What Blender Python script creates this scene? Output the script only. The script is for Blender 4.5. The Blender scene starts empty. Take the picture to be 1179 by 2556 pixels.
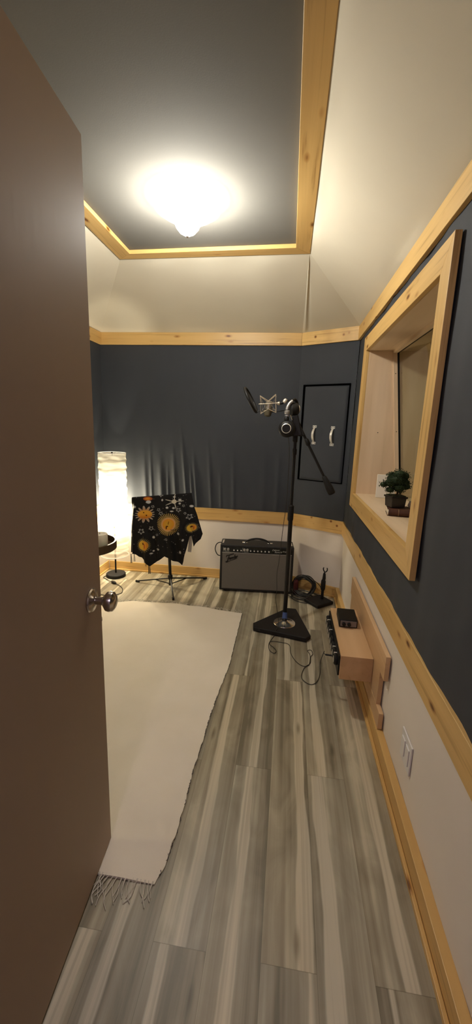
import bpy, bmesh, math, random
from math import sin, cos, pi, radians
from mathutils import Vector, Matrix
random.seed(7)
SC = bpy.context.scene
COL = SC.collection

# ------------------------------------------------------------------ camera
cd = bpy.data.cameras.new('camera'); cam = bpy.data.objects.new('camera', cd); COL.objects.link(cam)
YAW, PITCH, ROLL, F = -.1268, .2123, .0332, 982.2
fw = Vector((sin(YAW)*cos(PITCH), cos(YAW)*cos(PITCH), -sin(PITCH)))
rt = Vector((cos(YAW), -sin(YAW), 0)); up = rt.cross(fw)
r2 = rt*cos(ROLL)+up*sin(ROLL); u2 = -rt*sin(ROLL)+up*cos(ROLL)
cam.matrix_world = Matrix(((r2.x, u2.x, -fw.x, 0), (r2.y, u2.y, -fw.y, 0), (r2.z, u2.z, -fw.z, 1.385), (0, 0, 0, 1)))
cd.sensor_fit = 'VERTICAL'; cd.sensor_height = 24; cd.lens = F*24/2556; cd.clip_start = .02
SC.camera = cam

# ------------------------------------------------------------------ world and exposure
w = bpy.data.worlds.new('world'); SC.world = w; w.use_nodes = True
w.node_tree.nodes['Background'].inputs[0].default_value = (.02, .018, .016, 1)
w.node_tree.nodes['Background'].inputs[1].default_value = .3
SC.view_settings.view_transform = 'Standard'; SC.view_settings.look = 'None'
SC.view_settings.gamma = 1; SC.view_settings.use_curve_mapping = False
SC.view_settings.exposure = 0.13

LAMP = (-.53, 2.02)           # ceiling lamp
def point_light(name, loc, power, color, size, parent=None):
    l = bpy.data.lights.new(name, 'POINT'); l.energy = power; l.color = color; l.shadow_soft_size = size
    o = bpy.data.objects.new(name, l); COL.objects.link(o); o.location = loc
    return o
L_CEIL = point_light('ceiling_bulb', (LAMP[0], LAMP[1], 2.290), 90, (1, .97, .89), .05)
L_FLOOR = point_light('floor_lamp_bulb', (-1.52, 3.27, .66), 46, (1, .90, .70), .04)
L_HALL = point_light('hallway_bulb', (-.3, -.75, 2.12), 36.0, (.84, .72, 1), .10)
L_CTRL = point_light('control_room_fill', (1.42, 2.25, 2.2), 5, (1, .93, .70), .06)  # unseen fill light added to brighten the jamb behind the glass

# ------------------------------------------------------------------ materials
def mat(name, color=(.5, .5, .5), rough=.6, metal=0., spec=.5):
    m = bpy.data.materials.new(name); m.use_nodes = True
    b = m.node_tree.nodes['Principled BSDF']
    b.inputs['Base Color'].default_value = (*color, 1); b.inputs['Roughness'].default_value = rough
    b.inputs['Metallic'].default_value = metal; b.inputs['Specular IOR Level'].default_value = spec
    return m
def nodes(m):
    nt = m.node_tree; return nt, nt.nodes['Principled BSDF']
def N(nt, typ, **kw):
    n = nt.nodes.new(typ)
    for k, v in kw.items():
        if k in n.inputs: n.inputs[k].default_value = v
        else: setattr(n, k, v)
    return n
def ramp(nt, stops, src, interp='LINEAR'):
    n = nt.nodes.new('ShaderNodeValToRGB'); cr = n.color_ramp; cr.interpolation = interp
    while len(cr.elements) < len(stops): cr.elements.new(.5)
    for e, (p, c) in zip(cr.elements, stops):
        e.position = p; e.color = (*c, 1) if len(c) == 3 else c
    nt.links.new(src, n.inputs[0]); return n
def geo_pos(nt, scale):
    g = N(nt, 'ShaderNodeNewGeometry')   # world position: pattern stays put on these fixed things
    mp = N(nt, 'ShaderNodeMapping'); mp.inputs['Scale'].default_value = scale
    nt.links.new(g.outputs['Position'], mp.inputs['Vector']); return mp.outputs[0]
def add_bump(m, scale=(60, 60, 60), strength=.2, dist=.002, detail=4):
    nt, b = nodes(m)
    n = N(nt, 'ShaderNodeTexNoise', Scale=1., Detail=detail); nt.links.new(geo_pos(nt, scale), n.inputs['Vector'])
    bp = N(nt, 'ShaderNodeBump', Strength=strength, Distance=dist)
    nt.links.new(n.outputs['Fac'], bp.inputs['Height']); nt.links.new(bp.outputs[0], b.inputs['Normal'])
    return n
def mottled(name, c1, c2, scale=(3, 3, 3), rough=.8, bump=.15, bscale=(300, 300, 300), spec=.3, metal=0., bdist=.001):
    m = mat(name, c1, rough, metal, spec); nt, b = nodes(m)
    n = N(nt, 'ShaderNodeTexNoise', Scale=1., Detail=5); nt.links.new(geo_pos(nt, scale), n.inputs['Vector'])
    r = ramp(nt, [(.3, c1), (.7, c2)], n.outputs['Fac']); nt.links.new(r.outputs[0], b.inputs['Base Color'])
    if bump: add_bump(m, bscale, bump, bdist)
    return m
def wood(name, base, dark, axis, rough=.42, grain=70., knots=True):
    """pale board, grain along world axis (0 x, 1 y, 2 z, 3 = diagonal corner)"""
    m = mat(name, base, rough, 0, .4); nt, b = nodes(m)
    sc = [grain]*3
    if axis < 3: sc[axis] = 2.2
    else: sc = [3., 3., grain]
    v = geo_pos(nt, tuple(sc))
    n = N(nt, 'ShaderNodeTexNoise', Scale=1., Detail=5, Distortion=.6); nt.links.new(v, n.inputs['Vector'])
    mid = tuple(base[i]*.88+dark[i]*.12 for i in range(3))
    r = ramp(nt, [(.25, dark), (.42, mid), (.62, base), (.85, tuple(min(1, c*1.06) for c in base))], n.outputs['Fac'])
    out = r.outputs[0]
    s2 = [9.]*3
    if axis < 3: s2[axis] = .9
    n2 = N(nt, 'ShaderNodeTexNoise', Scale=1., Detail=2); nt.links.new(geo_pos(nt, tuple(s2)), n2.inputs['Vector'])
    r2_ = ramp(nt, [(.35, (.84, .80, .74)), (.65, (1, 1, 1))], n2.outputs['Fac'])
    mx = N(nt, 'ShaderNodeMix', data_type='RGBA', blend_type='MULTIPLY'); mx.inputs[0].default_value = 1
    nt.links.new(out, mx.inputs[6]); nt.links.new(r2_.outputs[0], mx.inputs[7]); out = mx.outputs[2]
    if knots:
        ks = [13., 13., 13.]
        if axis < 3: ks[axis] = 5.
        vo = N(nt, 'ShaderNodeTexVoronoi', Scale=1.); nt.links.new(geo_pos(nt, tuple(ks)), vo.inputs['Vector'])
        kr = ramp(nt, [(0, (.16, .09, .04)), (.07, (.28, .17, .08)), (.12, (.75, .62, .5)), (.2, (1, 1, 1))], vo.outputs['Distance'])
        k2 = N(nt, 'ShaderNodeMix', data_type='RGBA', blend_type='MULTIPLY'); k2.inputs[0].default_value = 1
        nt.links.new(out, k2.inputs[6]); nt.links.new(kr.outputs[0], k2.inputs[7]); out = k2.outputs[2]
    nt.links.new(out, b.inputs['Base Color'])
    bp = N(nt, 'ShaderNodeBump', Strength=.08, Distance=.001)
    nt.links.new(n.outputs['Fac'], bp.inputs['Height']); nt.links.new(bp.outputs[0], b.inputs['Normal'])
    return m
PB, PD = (.71, .465, .170), (.44, .25, .075)
PINE = [wood('pine_%s' % 'xyzd'[i], PB, PD, i) for i in range(4)]
MB_, MD_ = (.70, .47, .26), (.60, .38, .20)
MAPLE = [wood('maple_%s' % 'xyz'[i], MB_, MD_, i, grain=40., knots=False) for i in range(3)]
LB_, LD_ = (.80, .62, .42), (.70, .53, .35)
LINER = [wood('liner_%s' % 'xyz'[i], LB_, LD_, i, grain=30., knots=False) for i in range(3)]
DARKF = mottled('charcoal_fabric', (.030, .0335, .040), (.038, .0425, .050), (2, 2, 1), .75, .25, (500, 500, 500), .35, bdist=.0006)
DARKR = DARKF
CREAM = mottled('cream_cloth', (.60, .545, .43), (.64, .585, .465), (2, 2, 2), .9, .2, (400, 400, 400), .1, bdist=.0005)
WHITEW = mottled('off_white_cloth', (.74, .67, .58), (.78, .71, .62), (3, 3, 3), .9, .2, (400, 400, 400), .15, bdist=.0005)
CEILM = mottled('grey_ceiling', (.150, .143, .126), (.163, .156, .138), (2, 2, 2), .9, .15, (200, 200, 200), .1)
DOORM = mottled('tan_door_paint', (.365, .275, .205), (.395, .30, .225), (1.5, 1.5, .4), .55, .1, (80, 80, 10), .3)
BLACK = mat('black_plastic', (.006, .0055, .005), .5, 0, .3)
BLACKM = mat('black_metal', (.005, .005, .005), .42, 0, .35)
DKM = mat('dark_rubber', (.010, .009, .008), .7, 0, .3)
TOLEX = mottled('black_tolex', (.008, .0075, .007), (.015, .014, .013), (400, 400, 400), .55, .6, (700, 700, 700), .4, bdist=.0008)
CHROME = mat('chrome', (.75, .73, .68), .16, 1.)
HANDLE = mat('bright_nickel', (.85, .82, .74), .32, .55)
NICKEL = mat('brushed_nickel', (.55, .50, .45), .22, 1.)
SILVER = mat('silver_paint', (.45, .44, .42), .38, .7)
GOLDW = mat('champagne_wire', (.62, .52, .38), .35, .6)
WHITE = mat('white_plastic', (.75, .72, .68), .4)
CORD = mat('black_cord', (.014, .012, .009), .5)
RUGM = mottled('cream_rug', (.78, .71, .58), (.82, .75, .63), (5, 5, 5), .95, .5, (420, 420, 420), .05, bdist=.0015)
FRINGE = mat('cream_yarn', (.62, .57, .48), .95, 0, .05)
CANDLE = mat('ivory_wax', (.70, .64, .50), .5)
CANDLE.node_tree.nodes['Principled BSDF'].inputs['Subsurface Weight'].default_value = .2
DKWOOD = wood('dark_walnut', (.075, .045, .022), (.035, .02, .01), 2, .4, 60., False)
GLASSY = None

# plank floor
FLOORM = mat('grey_plank_vinyl', (.4, .38, .33), .42, 0, .4)
def build_floor_mat(m):
    nt, b = nodes(m); lk = nt.links.new
    g = N(nt, 'ShaderNodeNewGeometry'); sp = N(nt, 'ShaderNodeSeparateXYZ'); lk(g.outputs['Position'], sp.inputs[0])
    def mth(op, a, b_=None, c=None):
        n = N(nt, 'ShaderNodeMath', operation=op)
        for i, v in enumerate((a, b_, c)):
            if v is None: continue
            if hasattr(v, 'links'): lk(v, n.inputs[i])
            else: n.inputs[i].default_value = v
        return n.outputs[0]
    W = .1475
    xs = mth('DIVIDE', mth('ADD', sp.outputs[0], 10*W-.154), W)
    col = mth('FLOOR', xs); fx = mth('FRACT', xs)
    wn = N(nt, 'ShaderNodeTexWhiteNoise', noise_dimensions='1D'); lk(col, wn.inputs['W'])
    PL = 1.22
    # offsets: column 10 (x .154-.30) has a joint at y=1.385; its neighbours are thirds away
    ys = mth('DIVIDE', mth('ADD', sp.outputs[1], mth('ADD', mth('MULTIPLY', mth('SUBTRACT', col, 10.), .61), 12.2-1.385)), PL)
    row = mth('FLOOR', ys); fy = mth('FRACT', ys)
    idv = N(nt, 'ShaderNodeCombineXYZ'); lk(col, idv.inputs[0]); lk(row, idv.inputs[1])
    wid = N(nt, 'ShaderNodeTexWhiteNoise', noise_dimensions='2D'); lk(idv.outputs[0], wid.inputs['Vector'])
    off = N(nt, 'ShaderNodeVectorMath', operation='SCALE'); off.inputs['Scale'].default_value = 17.
    lk(wid.outputs['Color'], off.inputs[0])
    pos = N(nt, 'ShaderNodeVectorMath', operation='ADD'); lk(g.outputs['Position'], pos.inputs[0]); lk(off.outputs[0], pos.inputs[1])
    def streak(sx, sy, detail, dist=0.):
        mp = N(nt, 'ShaderNodeMapping'); mp.inputs['Scale'].default_value = (sx, sy, 1); lk(pos.outputs[0], mp.inputs[0])
        n = N(nt, 'ShaderNodeTexNoise', Scale=1., Detail=detail, Distortion=dist, noise_dimensions='2D'); lk(mp.outputs[0], n.inputs[0]); return n.outputs['Fac']
    s1 = streak(15, .42, 1.5, .2); s2 = streak(75, 1.1, 4, .1); s3 = streak(9, 4, 4, 1.0)
    v = mth('ADD', mth('MULTIPLY', s1, .50), mth('ADD', mth('MULTIPLY', s2, .22), mth('MULTIPLY', s3, .24)))
    v = mth('ADD', v, mth('MULTIPLY', mth('SUBTRACT', wid.outputs['Value'], .5), .07))
    # one or two long pale sapwood strips per plank, edges wandering along the grain
    rgb = N(nt, 'ShaderNodeSeparateXYZ'); lk(wid.outputs['Color'], rgb.inputs[0])
    def wander(sy, seed):
        cb = N(nt, 'ShaderNodeCombineXYZ'); lk(mth('ADD', mth('MULTIPLY', sp.outputs[1], sy), mth('MULTIPLY', wid.outputs['Value'], 31.)), cb.inputs[0]); cb.inputs[1].default_value = seed
        n = N(nt, 'ShaderNodeTexNoise', Scale=1., Detail=3, noise_dimensions='2D'); lk(cb.outputs[0], n.inputs[0]); return mth('SUBTRACT', n.outputs['Fac'], .5)
    cpos = mth('ADD', mth('ADD', mth('MULTIPLY', rgb.outputs[0], .8), .1), mth('MULTIPLY', wander(1.1, 1.), .30))
    wd_ = mth('ADD', mth('ADD', mth('MULTIPLY', rgb.outputs[1], .11), .055), mth('MULTIPLY', wander(2.3, 5.), .16))
    dist = mth('ABSOLUTE', mth('SUBTRACT', fx, cpos))
    msk = mth('DIVIDE', mth('SUBTRACT', wd_, dist), .035); msk = N(nt, 'ShaderNodeClamp', Value=0.) if False else mth('MINIMUM', mth('MAXIMUM', msk, 0.), 1.)
    dk_ = mth('MINIMUM', mth('MAXIMUM', mth('DIVIDE', mth('SUBTRACT', mth('ADD', wd_, .05), mth('ABSOLUTE', mth('SUBTRACT', fx, mth('FRACT', mth('ADD', cpos, .45))))), .06), 0.), 1.)
    v = mth('SUBTRACT', v, mth('MULTIPLY', dk_, .035))
    r = ramp(nt, [(.34, (.165, .142, .100)), (.42, (.245, .216, .160)), (.49, (.310, .278, .212)), (.56, (.38, .345, .265)), (.64, (.50, .46, .36))], v)
    pale = N(nt, 'ShaderNodeMix', data_type='RGBA', blend_type='MIX'); lk(mth('MULTIPLY', msk, .85), pale.inputs[0]); lk(r.outputs[0], pale.inputs[6])
    pr = ramp(nt, [(.35, (.46, .415, .325)), (.6, (.60, .55, .44))], s2); lk(pr.outputs[0], pale.inputs[7])
    # cool / warm drift
    s4 = streak(3, .8, 1)
    tint = ramp(nt, [(.4, (1.02, 1.02, .97)), (.6, (1.06, 1.02, .90))], s4)
    mx = N(nt, 'ShaderNodeMix', data_type='RGBA', blend_type='MULTIPLY'); mx.inputs[0].default_value = 1
    lk(pale.outputs[2], mx.inputs[6]); lk(tint.outputs[0], mx.inputs[7])
    # knots
    mp = N(nt, 'ShaderNodeMapping'); mp.inputs['Scale'].default_value = (6.5, 1.5, 1); lk(pos.outputs[0], mp.inputs[0])
    vo = N(nt, 'ShaderNodeTexVoronoi', Scale=1., voronoi_dimensions='2D'); lk(mp.outputs[0], vo.inputs['Vector'])
    kr = ramp(nt, [(0, (.5, .47, .43)), (.03, (.66, .64, .6)), (.075, (1, 1, 1))], vo.outputs['Distance'])
    m2 = N(nt, 'ShaderNodeMix', data_type='RGBA', blend_type='MULTIPLY'); m2.inputs[0].default_value = 1
    lk(mx.outputs[2], m2.inputs[6]); lk(kr.outputs[0], m2.inputs[7])
    # seams between planks
    ex = mth('MINIMUM', fx, mth('SUBTRACT', 1., fx)); ey = mth('MINIMUM', fy, mth('SUBTRACT', 1., fy))
    seam = mth('MINIMUM', mth('DIVIDE', ex, .008), mth('DIVIDE', ey, .0012))
    sr = ramp(nt, [(0, (.55, .53, .5)), (1, (1, 1, 1))], seam)
    m3 = N(nt, 'ShaderNodeMix', data_type='RGBA', blend_type='MULTIPLY'); m3.inputs[0].default_value = 1
    lk(m2.outputs[2], m3.inputs[6]); lk(sr.outputs[0], m3.inputs[7])
    lk(m3.outputs[2], b.inputs['Base Color'])
    bp = N(nt, 'ShaderNodeBump', Strength=.12, Distance=.001); lk(s2, bp.inputs['Height']); lk(bp.outputs[0], b.inputs['Normal'])
build_floor_mat(FLOORM)

def shade_mat(name, transp, col, rough=1., wr=None):
    """thin glowing shade: part of the light goes straight through, part is scattered"""
    m = bpy.data.materials.new(name); m.use_nodes = True; nt = m.node_tree; nt.nodes.clear(); lk = nt.links.new
    out = N(nt, 'ShaderNodeOutputMaterial'); tr = N(nt, 'ShaderNodeBsdfTransparent', Color=(1, 1, 1, 1))
    tl = N(nt, 'ShaderNodeBsdfTranslucent', Color=(*col, 1)); df = N(nt, 'ShaderNodeBsdfDiffuse', Color=(.75, .70, .58, 1))
    a = N(nt, 'ShaderNodeMixShader', Fac=.45); lk(tl.outputs[0], a.inputs[1]); lk(df.outputs[0], a.inputs[2])
    c = N(nt, 'ShaderNodeMixShader', Fac=1-transp); lk(tr.outputs[0], c.inputs[1]); lk(a.outputs[0], c.inputs[2])
    lk(c.outputs[0], out.inputs[0])
    if wr:
        n = N(nt, 'ShaderNodeTexNoise', Scale=1., Detail=3); lk(geo_pos(nt, wr), n.inputs['Vector'])
        bp = N(nt, 'ShaderNodeBump', Strength=.5, Distance=.006); lk(n.outputs['Fac'], bp.inputs['Height'])
        lk(bp.outputs[0], df.inputs['Normal']); lk(bp.outputs[0], tl.inputs['Normal'])
    return m
PAPER_SHADE = shade_mat('rice_paper_shade', .45, (.6, .57, .48), wr=(12, 12, 60))
GLASS_SHADE = shade_mat('frosted_glass_shade', .35, (.5, .47, .42))

def window_glass():
    m = bpy.data.materials.new('window_glass'); m.use_nodes = True; nt = m.node_tree; nt.nodes.clear(); lk = nt.links.new
    out = N(nt, 'ShaderNodeOutputMaterial'); tr = N(nt, 'ShaderNodeBsdfTransparent', Color=(.86, .88, .84, 1))
    gl = N(nt, 'ShaderNodeBsdfGlossy', Roughness=.02, Color=(.9, .9, .85, 1)); fr = N(nt, 'ShaderNodeFresnel', IOR=1.55)
    a = N(nt, 'ShaderNodeMixShader'); g_ = N(nt, 'ShaderNodeNewGeometry'); iv = N(nt, 'ShaderNodeMath', operation='SUBTRACT'); iv.inputs[0].default_value = 1; lk(g_.outputs['Backfacing'], iv.inputs[1])
    ml = N(nt, 'ShaderNodeMath', operation='MULTIPLY'); lk(fr.outputs[0], ml.inputs[0]); lk(iv.outputs[0], ml.inputs[1]); lk(ml.outputs[0], a.inputs[0]); lk(tr.outputs[0], a.inputs[1]); lk(gl.outputs[0], a.inputs[2])
    lk(a.outputs[0], out.inputs[0]); return m
WGLASS = window_glass()

# ------------------------------------------------------------------ mesh builder
class MB:
    def __init__(s, M=None): s.v = []; s.f = []; s.M = M
    def add(s, vs, fs):
        o = len(s.v)
        for p in vs:
            p = Vector(p); s.v.append(s.M @ p if s.M else p)
        s.f += [tuple(i+o for i in f) for f in fs]; return s
    def box(s, x0, x1, y0, y1, z0, z1):
        vs = [(x, y, z) for x in (x0, x1) for y in (y0, y1) for z in (z0, z1)]
        return s.add(vs, [(0, 1, 3, 2), (4, 6, 7, 5), (0, 4, 5, 1), (2, 3, 7, 6), (0, 2, 6, 4), (1, 5, 7, 3)])
    def hexa(s, p):   # 8 corners: 4 bottom ring, 4 top ring
        return s.add(p, [(3, 2, 1, 0), (4, 5, 6, 7), (0, 1, 5, 4), (1, 2, 6, 5), (2, 3, 7, 6), (3, 0, 4, 7)])
    def prism(s, poly, z0, z1):
        n = len(poly); vs = [(x, y, z0) for x, y in poly]+[(x, y, z1) for x, y in poly]
        fs = [tuple(reversed(range(n))), tuple(range(n, 2*n))]+[(i, (i+1) % n, (i+1) % n+n, i+n) for i in range(n)]
        return s.add(vs, fs)
    def lathe(s, prof, origin=(0, 0, 0), axis=(0, 0, 1), n=32, closed=True):
        a = Vector(axis).normalized(); q = a.to_track_quat('Z', 'Y'); O = Vector(origin)
        vs = []; m = len(prof)
        for r, z in prof:
            for k in range(n):
                t = 2*pi*k/n; vs.append(O+q @ Vector((r*cos(t), r*sin(t), z)))
        fs = [(j*n+k, j*n+(k+1) % n, (j+1)*n+(k+1) % n, (j+1)*n+k) for j in range(m-1) for k in range(n)]
        if closed:
            if prof[0][0] > 1e-6: fs.append(tuple(reversed(range(n))))
            if prof[-1][0] > 1e-6: fs.append(tuple(range((m-1)*n, m*n)))
        return s.add(vs, fs)
    def cyl(s, p0, p1, r0, r1=None, n=20):
        p0 = Vector(p0); p1 = Vector(p1); L = (p1-p0).length; r1 = r0 if r1 is None else r1
        return s.lathe([(r0, 0), (r1, L)], p0, p1-p0, n)
    def tube(s, pts, r, n=8, closed=False, smooth=0, radii=None):
        pts = [Vector(p) for p in pts]
        if smooth:
            m = len(pts); q = []
            rng = range(m) if closed else range(m-1)
            for i in rng:
                p0 = pts[(i-1) % m] if closed else pts[max(i-1, 0)]; p1 = pts[i]
                p2 = pts[(i+1) % m]; p3 = pts[(i+2) % m] if closed else pts[min(i+2, m-1)]
                for k in range(smooth):
                    t = k/smooth
                    q.append(.5*((2*p1)+(p2-p0)*t+(2*p0-5*p1+4*p2-p3)*t*t+(3*p1-p0-3*p2+p3)*t**3))
            if not closed: q.append(pts[-1])
            pts = q
        m = len(pts); vs = []; nrm = None
        for i, p in enumerate(pts):
            t = (pts[(i+1) % m]-pts[i-1]) if closed or 0 < i < m-1 else (pts[1]-pts[0] if i == 0 else pts[-1]-pts[-2])
            if t.length < 1e-9: t = Vector((0, 0, 1))
            t.normalize()
            if nrm is None:
                nrm = t.orthogonal().normalized()
            nrm = (nrm-t*nrm.dot(t))
            nrm = nrm.normalized() if nrm.length > 1e-6 else t.orthogonal().normalized()
            bn = t.cross(nrm); rr = radii[i] if radii else r
            for k in range(n):
                a = 2*pi*k/n; vs.append(p+nrm*rr*cos(a)+bn*rr*sin(a))
        lim = m if closed else m-1
        fs = [(j*n+k, j*n+(k+1) % n, ((j+1) % m)*n+(k+1) % n, ((j+1) % m)*n+k) for j in range(lim) for k in range(n)]
        if not closed: fs += [tuple(reversed(range(n))), tuple(range((m-1)*n, m*n))]
        return s.add(vs, fs)
    def sphere(s, c, r, n=16, sc=(1, 1, 1)):
        vs = []; rings = n//2
        for j in range(rings+1):
            t = pi*j/rings
            for k in range(n):
                a = 2*pi*k/n; vs.append((c[0]+r*sc[0]*sin(t)*cos(a), c[1]+r*sc[1]*sin(t)*sin(a), c[2]+r*sc[2]*cos(t)))
        return s.add(vs, [(j*n+k, (j+1)*n+k, (j+1)*n+(k+1) % n, j*n+(k+1) % n) for j in range(rings) for k in range(n)])
    def build(s, name, m, parent=None, smooth=True, bevel=0, seg=2, label=None):
        off = world_loc(parent) if parent else Vector((0, 0, 0))
        me = bpy.data.meshes.new(name); me.from_pydata([tuple(v-off) for v in s.v], [], s.f)
        bm = bmesh.new(); bm.from_mesh(me); bmesh.ops.remove_doubles(bm, verts=bm.verts, dist=1e-6)
        bmesh.ops.recalc_face_normals(bm, faces=bm.faces); bm.to_mesh(me); bm.free()
        me.materials.append(m)
        if smooth:
            me.shade_smooth(); me.set_sharp_from_angle(angle=radians(38))
        o = bpy.data.objects.new(name, me); COL.objects.link(o)
        if parent: o.parent = parent
        if bevel:
            bv = o.modifiers.new('bevel', 'BEVEL'); bv.width = bevel; bv.segments = seg; bv.limit_method = 'ANGLE'; bv.angle_limit = radians(40)
        if label: o['label'] = label
        return o
def split_build(mb, name, m, parent=None, **kw):
    # every loose piece becomes an object of its own
    adj = {}
    par = list(range(len(mb.v)))
    def find(i):
        while par[i] != i: par[i] = par[par[i]]; i = par[i]
        return i
    for f in mb.f:
        for j in f[1:]:
            a, b = find(f[0]), find(j)
            if a != b: par[b] = a
    groups = {}
    for f in mb.f: groups.setdefault(find(f[0]), []).append(f)
    out = []
    for fs_ in groups.values():
        ids = sorted({i for f in fs_ for i in f}); mp_ = {i: k for k, i in enumerate(ids)}
        q = MB(); q.v = [mb.v[i] for i in ids]; q.f = [tuple(mp_[i] for i in f) for f in fs_]
        out.append(q.build(name, m, parent, **kw))
    return out
def world_loc(o):
    v = Vector((0, 0, 0))
    while o: v += o.location; o = o.parent
    return v
def thing(name, label, cat, loc, group=None):
    o = bpy.data.objects.new(name, None); COL.objects.link(o); o.location = loc; o.empty_display_size = .05
    return tag(o, label, cat, group)
def tag(o, label, cat, group=None):
    o['label'] = label; o['category'] = cat
    if group: o['group'] = group
    return o
def struct(o): o['kind'] = 'structure'; return o
def quad_grid(fn, nu, nv):
    vs = [fn(i/nu, j/nv) for j in range(nv+1) for i in range(nu+1)]
    fs = [(j*(nu+1)+i, j*(nu+1)+i+1, (j+1)*(nu+1)+i+1, (j+1)*(nu+1)+i) for j in range(nv) for i in range(nu)]
    return vs, fs
def sm(a, b, x):
    t = max(0, min(1, (x-a)/(b-a))); return t*t*(3-2*t)

# ------------------------------------------------------------------ room dimensions
XL, XR, YB, YN = -1.651, .475, 3.417, .25        # trim faces
XC, YC = .053, 3.195                              # corner panel ends
Z1, Z2, Z3, Z4 = .555, .662, 2.043, 2.140         # chair rail, upper trim
WZ0, WZ1, WY0, WY1 = .968, 1.888, 1.475, 2.75     # window opening
# floor
struct(MB().box(-1.9, 2.6, -1.9, 3.7, -.06, 0).build('floor', FLOORM, smooth=False))

# ---- back wall, middle band of dark fabric with hanging folds near the lamp
def back_fn(u, v):
    x = XL-.03+u*(XC+.005-XL+.03); z = Z2-.02+v*(Z3-Z2+.04)
    d = 0
    h = 1-sm(0, .85, v)
    edge = sm(0, .03, v)*sm(0, .03, 1-v)*sm(0, .04, u)
    fan = (x+1.25)*(1+.28*v)
    for k, (c, wd, a, top, lean) in enumerate(FOLDS):
        cc = c+lean*v
        d += a*math.exp(-((x-cc)/wd)**2)*(1-sm(top*.35, top, v))
    d += .0016*sin(fan*17+2*sin(v*3.1))*(.5+.5*h)+.0010*sin(fan*43+1.3+v*5)*h*h
    return (x, YB+.017-edge*(d+.003), z)
FOLDS = [(-1.42, .05, .010, .55, .03), (-1.27, .020, .014, .42, -.05), (-1.215, .012, .009, .50, -.04), (-1.12, .026, .016, .40, -.06),
         (-1.065, .010, .008, .33, -.02), (-.99, .017, .012, .46, -.08), (-.885, .013, .014, .56, -.12), (-.835, .010, .010, .34, -.10), (-.79, .014, .012, .42, -.12),
         (-.66, .015, .008, .50, -.10), (-.575, .011, .005, .3, -.06), (-.46, .016, .006, .45, -.05), (-.2, .03, .004, .5, 0), (-.08, .02, .006, .5, 0)]
vs, fs = quad_grid(back_fn, 260, 60)
struct(MB().add(vs, fs).build('wall_back_middle', DARKF))
def fab(p0, p1, z0, z1, amp, seed, nu=90, nv=40, inward=(0, -1)):
    def f(u, v):
        x = p0[0]+(p1[0]-p0[0])*u; y = p0[1]+(p1[1]-p0[1])*u; z = z0+(z1-z0)*v
        L = math.hypot(p1[0]-p0[0], p1[1]-p0[1]); s_ = u*L
        d = amp*(sin(s_*19+seed+1.5*sin(v*4))*.6+sin(s_*41+seed*2+v*5)*.3+sin(s_*7+v*9+seed)*.7)
        d *= sm(0, .05, u)*sm(0, .05, 1-u)*sm(0, .05, v)*sm(0, .05, 1-v)
        return (x+inward[0]*d, y+inward[1]*d, z)
    vs, fs = quad_grid(f, nu, nv); return MB().add(vs, fs)
cn = (-.4696, -.8829)   # corner panel normal, into the room
struct(fab((XC, YB+.015), (XR, YC+.012), Z2-.02, Z3+.02, .002, 3, inward=cn).build('wall_corner_middle', DARKF))
struct(fab((XC, YB+.019), (XR+.015, YC+.012), 0, Z1+.03, .001, 5, inward=cn).build('wall_corner_lower', WHITEW))
struct(fab((XL-.019, YB+.019), (XC, YB+.019), 0, Z1+.03, .002, 1).build('wall_back_lower', WHITEW))
# left wall
struct(fab((XL-.019, YN), (XL-.019, YB+.02), Z2-.02, Z3+.02, .003, 2, inward=(1, 0)).build('wall_left_middle', DARKF))
struct(fab((XL-.019, YN), (XL-.019, YB+.02), 0, Z1+.03, .001, 6, inward=(1, 0)).build('wall_left_lower', WHITEW))
# right wall: lower
struct(fab((.49, YN), (.49, YC+.02), 0, Z1+.03, .001, 8, inward=(-1, 0)).build('wall_right_lower', WHITEW))
# right wall: middle band with the window hole, made as four fields
mb = MB()
def rfield(y0, y1, z0, z1):
    def f(u, v):
        y = y0+(y1-y0)*u; z = z0+(z1-z0)*v
        d = .0022*sin(y*17+sin(z*4)*1.2)+.0016*sin(z*13+y*9)+.001*sin(y*43+z*3)
        return (.4765-d, y, z)
    n = max(2, int((y1-y0)/.03)); m_ = max(2, int((z1-z0)/.03))
    vs, fs = quad_grid(f, n, m_); mb.add(vs, fs)
rfield(YN, WY0-.02, Z2-.02, Z3+.02); rfield(WY1+.02, YC+.015, Z2-.02, Z3+.02)
rfield(WY0-.02, WY1+.02, Z2-.02, WZ0-.02); rfield(WY0-.02, WY1+.02, WZ1+.02, Z3+.02)
struct(mb.build('wall_right_middle', DARKR))
# near wall with the doorway the camera looks through
DX0, DX1, DZ = -.475, .36, 2.06
nb = MB().box(XL-.05, DX0, .13, YN, 0, 2.45).box(DX1, .62, .13, YN, 0, 2.45).box(DX0, DX1, .13, YN, DZ, 2.45)
struct(nb.build('wall_near', WHITEW, smooth=False))
# solid backing behind the fabric walls
struct(MB().box(XL-.12, XL-.03, .13, 3.6, 0, 2.45).build('wall_left', WHITEW, smooth=False))
struct(MB().box(XL-.12, 1.0, YB+.03, YB+.12, 0, 2.45).build('wall_back', WHITEW, smooth=False))
bk = MB().box(.50, .58, .13, 3.5, 0, WZ0-.03).box(.50, .58, .13, 3.5, WZ1+.03, 2.45).box(.50, .58, .13, WY0-.03, WZ0-.03, WZ1+.03).box(.50, .58, WY1+.03, 3.5, WZ0-.03, WZ1+.03)
struct(bk.build('wall_right', WHITEW, smooth=False))

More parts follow.
